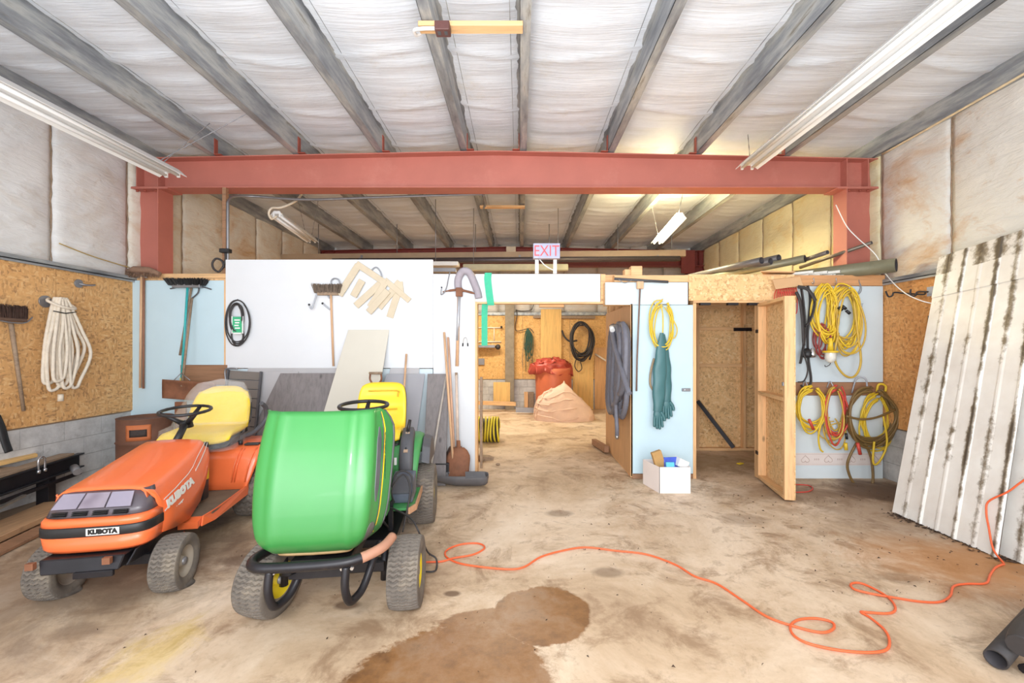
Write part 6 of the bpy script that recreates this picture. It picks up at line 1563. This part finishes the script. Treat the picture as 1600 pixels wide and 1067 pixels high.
b = B(); a_ = PR(1462, 525, .0); b.box((a_.x-.03, a_.y-.10, a_.z-.22), (a_.x-.001, a_.y+.06, a_.z+.22)); b.bevel(.004, 1); b.solo('electrical_panel', BLACKM, 'dark panel edge on the right wall behind the ribbed sheets', 'panel')

# cardboard, pipes and tubes on the closet roof
CB = plain('cardboard', L(214, 172, 128), .85, 0, .06, 6)
def flatbox(label, pts, th=.012):
    b = B(); b.prism([V(p) for p in pts], (0, 0, th)); return b.solo('cardboard_sheet', CB, label, 'cardboard')
z = 2.432
flatbox('flattened cardboard sheet lying along the closet roof', [(P(1110, 0, 5.15).x, 5.14, z), (P(1215, 0, 5.15).x, 5.10, z), (P(1250, 0, 5.6).x, 5.7, z+.03), (P(1160, 0, 5.9).x, 5.9, z+.02)])
flatbox('smaller cardboard piece on the closet roof above the straps', [(P(1190, 0, 5.0).x, 5.02, z+.035), (P(1246, 0, 5.0).x, 5.04, z+.03), (P(1240, 0, 5.3).x, 5.4, z+.05), (P(1200, 0, 5.3).x, 5.38, z+.05)])
b = B(); b.prism([PC(1207, 437, .06), PC(1250, 432, .07), PC(1255, 446, .10), PC(1212, 452, .12)], (0, .008, .004)); b.solo('cardboard_flap', CB, 'cardboard flap hanging over the closet header above the red leads', 'cardboard')
PVCG = plain('grey_green_pipe', L(132, 128, 104), .4, .2, .15, 8); INN = plain('pipe_bore', L(56, 52, 56), .7)
def rpipe(label, p0, p1, r, mat=PVCG, cat='pipe', group=None, t_=.006, name='pipe'):
    b = B(); b.pipe(p0, p1, r, t_, 20, 0, 1); return b.solo(name, [mat, INN], label, cat, group)
p1 = V((4.27, 4.84, 2.509)); rpipe('largest grey green pipe poking out furthest over the right wall end', p1, (2.95, 6.5, 2.509), .080)
for k, (px, py, lab) in enumerate(((1190, 407, 'leftmost of three black pipe ends on the closet roof'), (1204, 408, 'middle of three black pipe ends on the closet roof'), (1217, 403, 'rightmost of three black pipe ends on the closet roof'))):
    p = P(px, py, 5.75); p.z = max(p.z, 2.50); rpipe(lab, p, p+V((-.55, 1.5, -.01)), .048, plain('black_pipe', L(92, 90, 92), .4))
rpipe('grey pipe with a flared end behind the small tubes', P(1258, 404, 5.5), P(1258, 404, 5.5)+V((-.75, 1.0, -.08)), .05)
rpipe('thin dark pipe resting in the flared grey pipe', P(1293, 394, 5.2), P(1240, 412, 5.75), .026, plain('dark_thin_pipe', L(110, 102, 96), .4, .3))
rpipe('longest thin pipe slanting up in front of the right column', P(1362, 379, 5.1), P(1250, 418, 5.9), .022, plain('dark_thin_pipe_long', L(122, 112, 100), .35, .4))
WT = plain('white_tube', L(236, 234, 226), .4)
rnd = random.Random(9)
tb = [(1264, 424), (1271, 419), (1270, 425), (1282, 425), (1284, 420), (1293, 416), (1301, 423), (1306, 422), (1312, 421), (1313, 415), (1319, 422), (1327, 420.5), (1328, 414), (1336, 417)]
for k, (px, py) in enumerate(tb):
    Y = 5.16+.02*(k % 3); p = P(px, py, Y); p.z = 2.446+(.045 if py < 420 else .0)+.004*(k % 2)
    rpipe('thin white plastic tube end in the bundle on the closet roof', p, p+V((-.40, .42, .0)), .019, WT, 'tube', 'white tubes on the closet roof', .004, 'plastic_tube')

# ================================================================ RIGHT: ribbed roofing sheets
def sheet_mat():
    n = N('painted_roof_sheet'); sx_ = n.n('ShaderNodeSeparateXYZ'); n.link(n.co, sx_.inputs[0])
    at = n.n('ShaderNodeAttribute', attribute_name='grime'); g = at.outputs['Fac']
    a = n.noise(9, 8, rough=.75); f2 = n.noise(2.2, 6, rough=.7)
    m_ = n.math('MULTIPLY', g, n.math('ADD', .35, f2)); m2 = n.math('ADD', m_, n.math('MULTIPLY', n.math('SUBTRACT', a, .5), 1.8))
    c = n.ramp(n.noise(3, 5), [(.3, L(222, 216, 208)), (.7, L(240, 238, 232))])
    c = n.mix(n.ramp(m2, [(.30, 0.0), (.48, .55), (.64, .95)]), c, L(126, 112, 90))
    c = n.mix(n.ramp(m2, [(.66, 0.0), (.9, .8)]), c, L(70, 58, 46))
    return n.out(c, .5)
SHEET = sheet_mat()
def roofsheet(label, yb0, yt0, npitch, xb, xt, z1, group=None, th=.0, seed=0, pitch=.30, ribh=.022, ta=0.0, push=0.0):
    """ribbed sheet standing on the floor at x=xb and leaning on x=xt; its edges shear from y=yb0 (foot) to yt0 (top); ribs every pitch toward -y"""
    b = B(); n = npitch*20; lay_ = b.m.verts.layers.float.new('grime')
    prof = []
    for i in range(n+1):
        u = i/20; f_ = u % 1
        h = 0; gr = 0
        if f_ > .86: k = (f_-.86)/.14; h = min(1, 3*min(k, 1-k))*.7
        if abs(f_-.42) < .05: h = .25
        gr = 1.0*math.exp(-(((f_-.92))/.11)**2)+.66*math.exp(-((f_-.40)/.12)**2)*(.6 if int(u) % 2 else 1)+.2*max(0, noise.noise(V((u*2, seed, 0))))
        prof.append((u*pitch, h*ribh, gr))
    rows = []
    NZ = 40
    for j in range(NZ+1):
        t_ = ta+(1-ta)*j/NZ; row = []
        for y, h, gr in prof:
            p = V((xb+(xt-xb)*t_-h*.93-push, yb0+(yt0-yb0)*t_-y, .003+(z1+.11*y)*t_+h*.35*0))
            q = b.v(p); q[lay_] = gr*(.85+.8*noise.noise(V((y*2, t_*5, seed))))*(.9+.3*t_)+(.9 if t_ > .92 else 0)*max(0, noise.noise(V((y*6, seed, 2)))+.4)
            row.append(q)
        rows.append(row)
    for j in range(NZ):
        for i in range(n): b.face([rows[j][i], rows[j][i+1], rows[j+1][i+1], rows[j+1][i]], 0, False)
    if th: pass
    bm = b.m; bmesh.ops.recalc_face_normals(bm, faces=bm.faces)
    r_ = bmesh.ops.duplicate(bm, geom=bm.faces[:]); dv = [g for g in r_['geom'] if isinstance(g, bmesh.types.BMVert)]
    for v_ in dv: v_.co += V((.0025, 0, .001))
    o = b.solo('roofing_sheet', SHEET, label, 'metal sheet', group)
    return o
roofsheet('dirty white ribbed roofing sheet leaning on the right wall, front one with orange cord across', 4.08, 4.40, 3, 3.56, 4.33, 2.50, seed=1)
roofsheet('dirty white ribbed roofing sheet leaning behind the front one, nearest the camera', 3.24, 3.52, 4, 3.64, 4.355, 2.62, seed=5)
roofsheet('short ribbed sheet piece lapped over the top of the front leaning sheet', 4.08, 4.40, 3, 3.56, 4.33, 2.50, seed=11, ta=.83, push=.008)
# leaf litter at the foot of the sheets
def litter(label, n, gen, mat, sz=.02, seed=3, name='leaf_litter'):
    rnd = random.Random(seed); b = B()
    for i in range(n):
        p = gen(rnd); a = rnd.uniform(0, 6.28); s = sz*rnd.uniform(.4, 1.4)
        d = V((math.cos(a), math.sin(a), 0)); e = V((-d.y, d.x, 0))
        z_ = rnd.uniform(.002, .014)
        b.poly([p+d*s+V((0, 0, .002)), p+e*s*.35+V((0, 0, z_)), p-d*s*.8+V((0, 0, .003)), p-e*s*.3+V((0, 0, z_*.5))])
    o = b.solo(name, mat, label, 'debris', kind='stuff'); return o
LEAF = plain('dead_leaf', L(74, 56, 44), .9, 0, .3, 30)
litter('dark dead leaf litter along the foot of the ribbed sheets', 330, lambda r: (lambda y: V((3.56+(4.08-y)*.09-abs(r.gauss(0, .05))-.015, y, .002)))(r.uniform(3.1, 4.05)), LEAF, .022)
litter('sparse dark crumbs scattered over the concrete on the right', 160, lambda r: V((r.uniform(2.0, 3.9), r.uniform(2.6, 4.9), .002)), LEAF, .012, 5, 'crumbs')
litter('sparse crumbs on the concrete around the green tractor', 120, lambda r: V((r.uniform(-2.4, 1.2), r.uniform(2.0, 4.6), .002)), LEAF, .010, 8, 'crumbs')
b = B(); b.lathe([(.001, 0), (.05, 0), (.055, .14), (.05, .15), (.001, .15)], 16, Matrix.Translation(V((4.25, 4.65, .0)))); b.solo('tin_can', WHITE_D, 'small pale can on the floor between coil and ribbed sheets', 'can')

# ================================================================ floor cords and pipe
ORC = plain('orange_cord', L(236, 104, 58), .5, 0, .06, 10)
px = [(664, 878), (690, 877), (708, 872), (740, 866), (757, 856), (748, 849), (722, 850), (700, 858), (696, 868), (712, 878), (740, 884), (790, 889), (818, 886), (845, 870), (880, 860), (915, 855), (960, 860), (1010, 866), (1055, 882), (1085, 900), (1120, 912), (1160, 938), (1200, 964), (1250, 981), (1285, 988), (1302, 982), (1300, 972), (1275, 966), (1248, 968), (1235, 978), (1240, 992), (1260, 1004), (1300, 1014), (1345, 1019), (1380, 1017), (1390, 1005), (1383, 985), (1360, 965), (1345, 956), (1360, 957), (1390, 958), (1399, 950), (1390, 935), (1370, 922), (1345, 911), (1330, 912), (1334, 920), (1360, 927), (1400, 934), (1440, 940), (1470, 940), (1485, 930), (1490, 916), (1510, 912), (1540, 911), (1547, 898), (1555, 887), (1565, 882)]
pts = [G(x, y, .008) for x, y in px]
def on_sheet(x, y, off=.05):
    # point on the leaning sheet plane x = 3.56 + .308 z (approx), pushed out by off
    s = (x-VX)/F; k = (y-VY)/F; # X = s*Y ; Z = CH - k*Y
    Y = (3.58-off+.305*CH)/(s+.305*k); return V((s*Y, Y, CH-k*Y))
pts += [on_sheet(1568, 880, .06), on_sheet(1552, 858, .05), on_sheet(1545, 825, .05), on_sheet(1541, 800, .05), on_sheet(1545, 783, .05), on_sheet(1575, 768, .05), on_sheet(1600, 750, .05), on_sheet(1650, 720, .06)]
b = B(); b.tube(spl(pts, 7), .0068, 7); b.solo('extension_cord', ORC, 'long orange extension cord snaking across the concrete floor', 'cord')
b = B(); b.tube(spl([G(1243, 757, .01), G(1262, 758, .01), G(1270, 763, .01), G(1262, 768, .01), G(1243, 769, .01)], 6), .007, 6); b.solo('cord_end', REDC, 'short red cord loop on the floor behind the closet door', 'cord')
# battery charger box on the green tractor footboard with its cables
q = Matrix.Translation((-1.11, 2.565, 0)) @ Matrix.Rotation(R(7), 4, 'Z')
t = thing('battery_charger', 'dark grey battery charger sitting on the footboard of the green tractor', 'charger', q @ V((.29, .72, .395)))
b = B(); b.prism([q @ V(p) for p in ((.21, .62, .396), (.21, .86, .396), (.21, .86, .58), (.21, .74, .56), (.21, .62, .47))], (q.to_3x3() @ V((.17, 0, 0)))); b.bevel(.02, 2); cb_ = b.build('case', plain('charger_case', L(96, 102, 116), .35), t)
b = B(); b.prism([q @ V(p) for p in ((.225, .610, .47), (.365, .610, .47), (.365, .73, .565), (.225, .73, .565))], (0, -.004, .006)); b.build('front_face', DKGREY, cb_)
b = B(); b.tube(spl([q @ V(p) for p in ((.24, .60, .40), (.235, .56, .52), (.26, .60, .62), (.31, .62, .64), (.37, .62, .60), (.385, .58, .50), (.36, .55, .42))], 6), .007, 6); b.build('cable_loop', RUBK, t)
b = B(); b.tube(spl([q @ V(p) for p in ((.25, .58, .42), (.24, .53, .52), (.28, .57, .60), (.33, .58, .62), (.37, .55, .52), (.35, .48, .36), (.33, .45, .25))], 6), .006, 6); b.build('cable_loop', RUBK, t)
b = B(); b.tube(spl([q @ V((.22, .50, .42)), P(640, 808, 2.95), P(655, 832, 2.85), G(668, 862, .12), G(681, 872, .06), G(682, 888, .015), G(676, 893, .012), G(662, 893, .012)], 6), .0065, 6); b.build('supply_lead', RUBK, t)
# black pipe and bar at lower right
b = B(); b.pipe(G(1556, 1030, .05), G(1640, 935, .12)+V((.0, .0, 0)), .045, .006, 18, 0, 1); b.solo('rubber_pipe', [RUBK, INN], 'black ribbed rubber pipe with open end, lower right corner', 'pipe')
b = B(); b.tube(spl([G(1594, 1010, .14), G(1604, 985, .16), G(1640, 960, .17)], 5), .05, 10); b.solo('rubber_pipe', RUBK, 'black pipe joint lying at the right edge beside the open pipe', 'pipe')
b = B(); b.tube([G(1598, 1045, .03), G(1640, 1040, .03)], .02, 8); b.solo('iron_bar', BLACKM, 'thin black bar end at the lower right corner', 'bar')
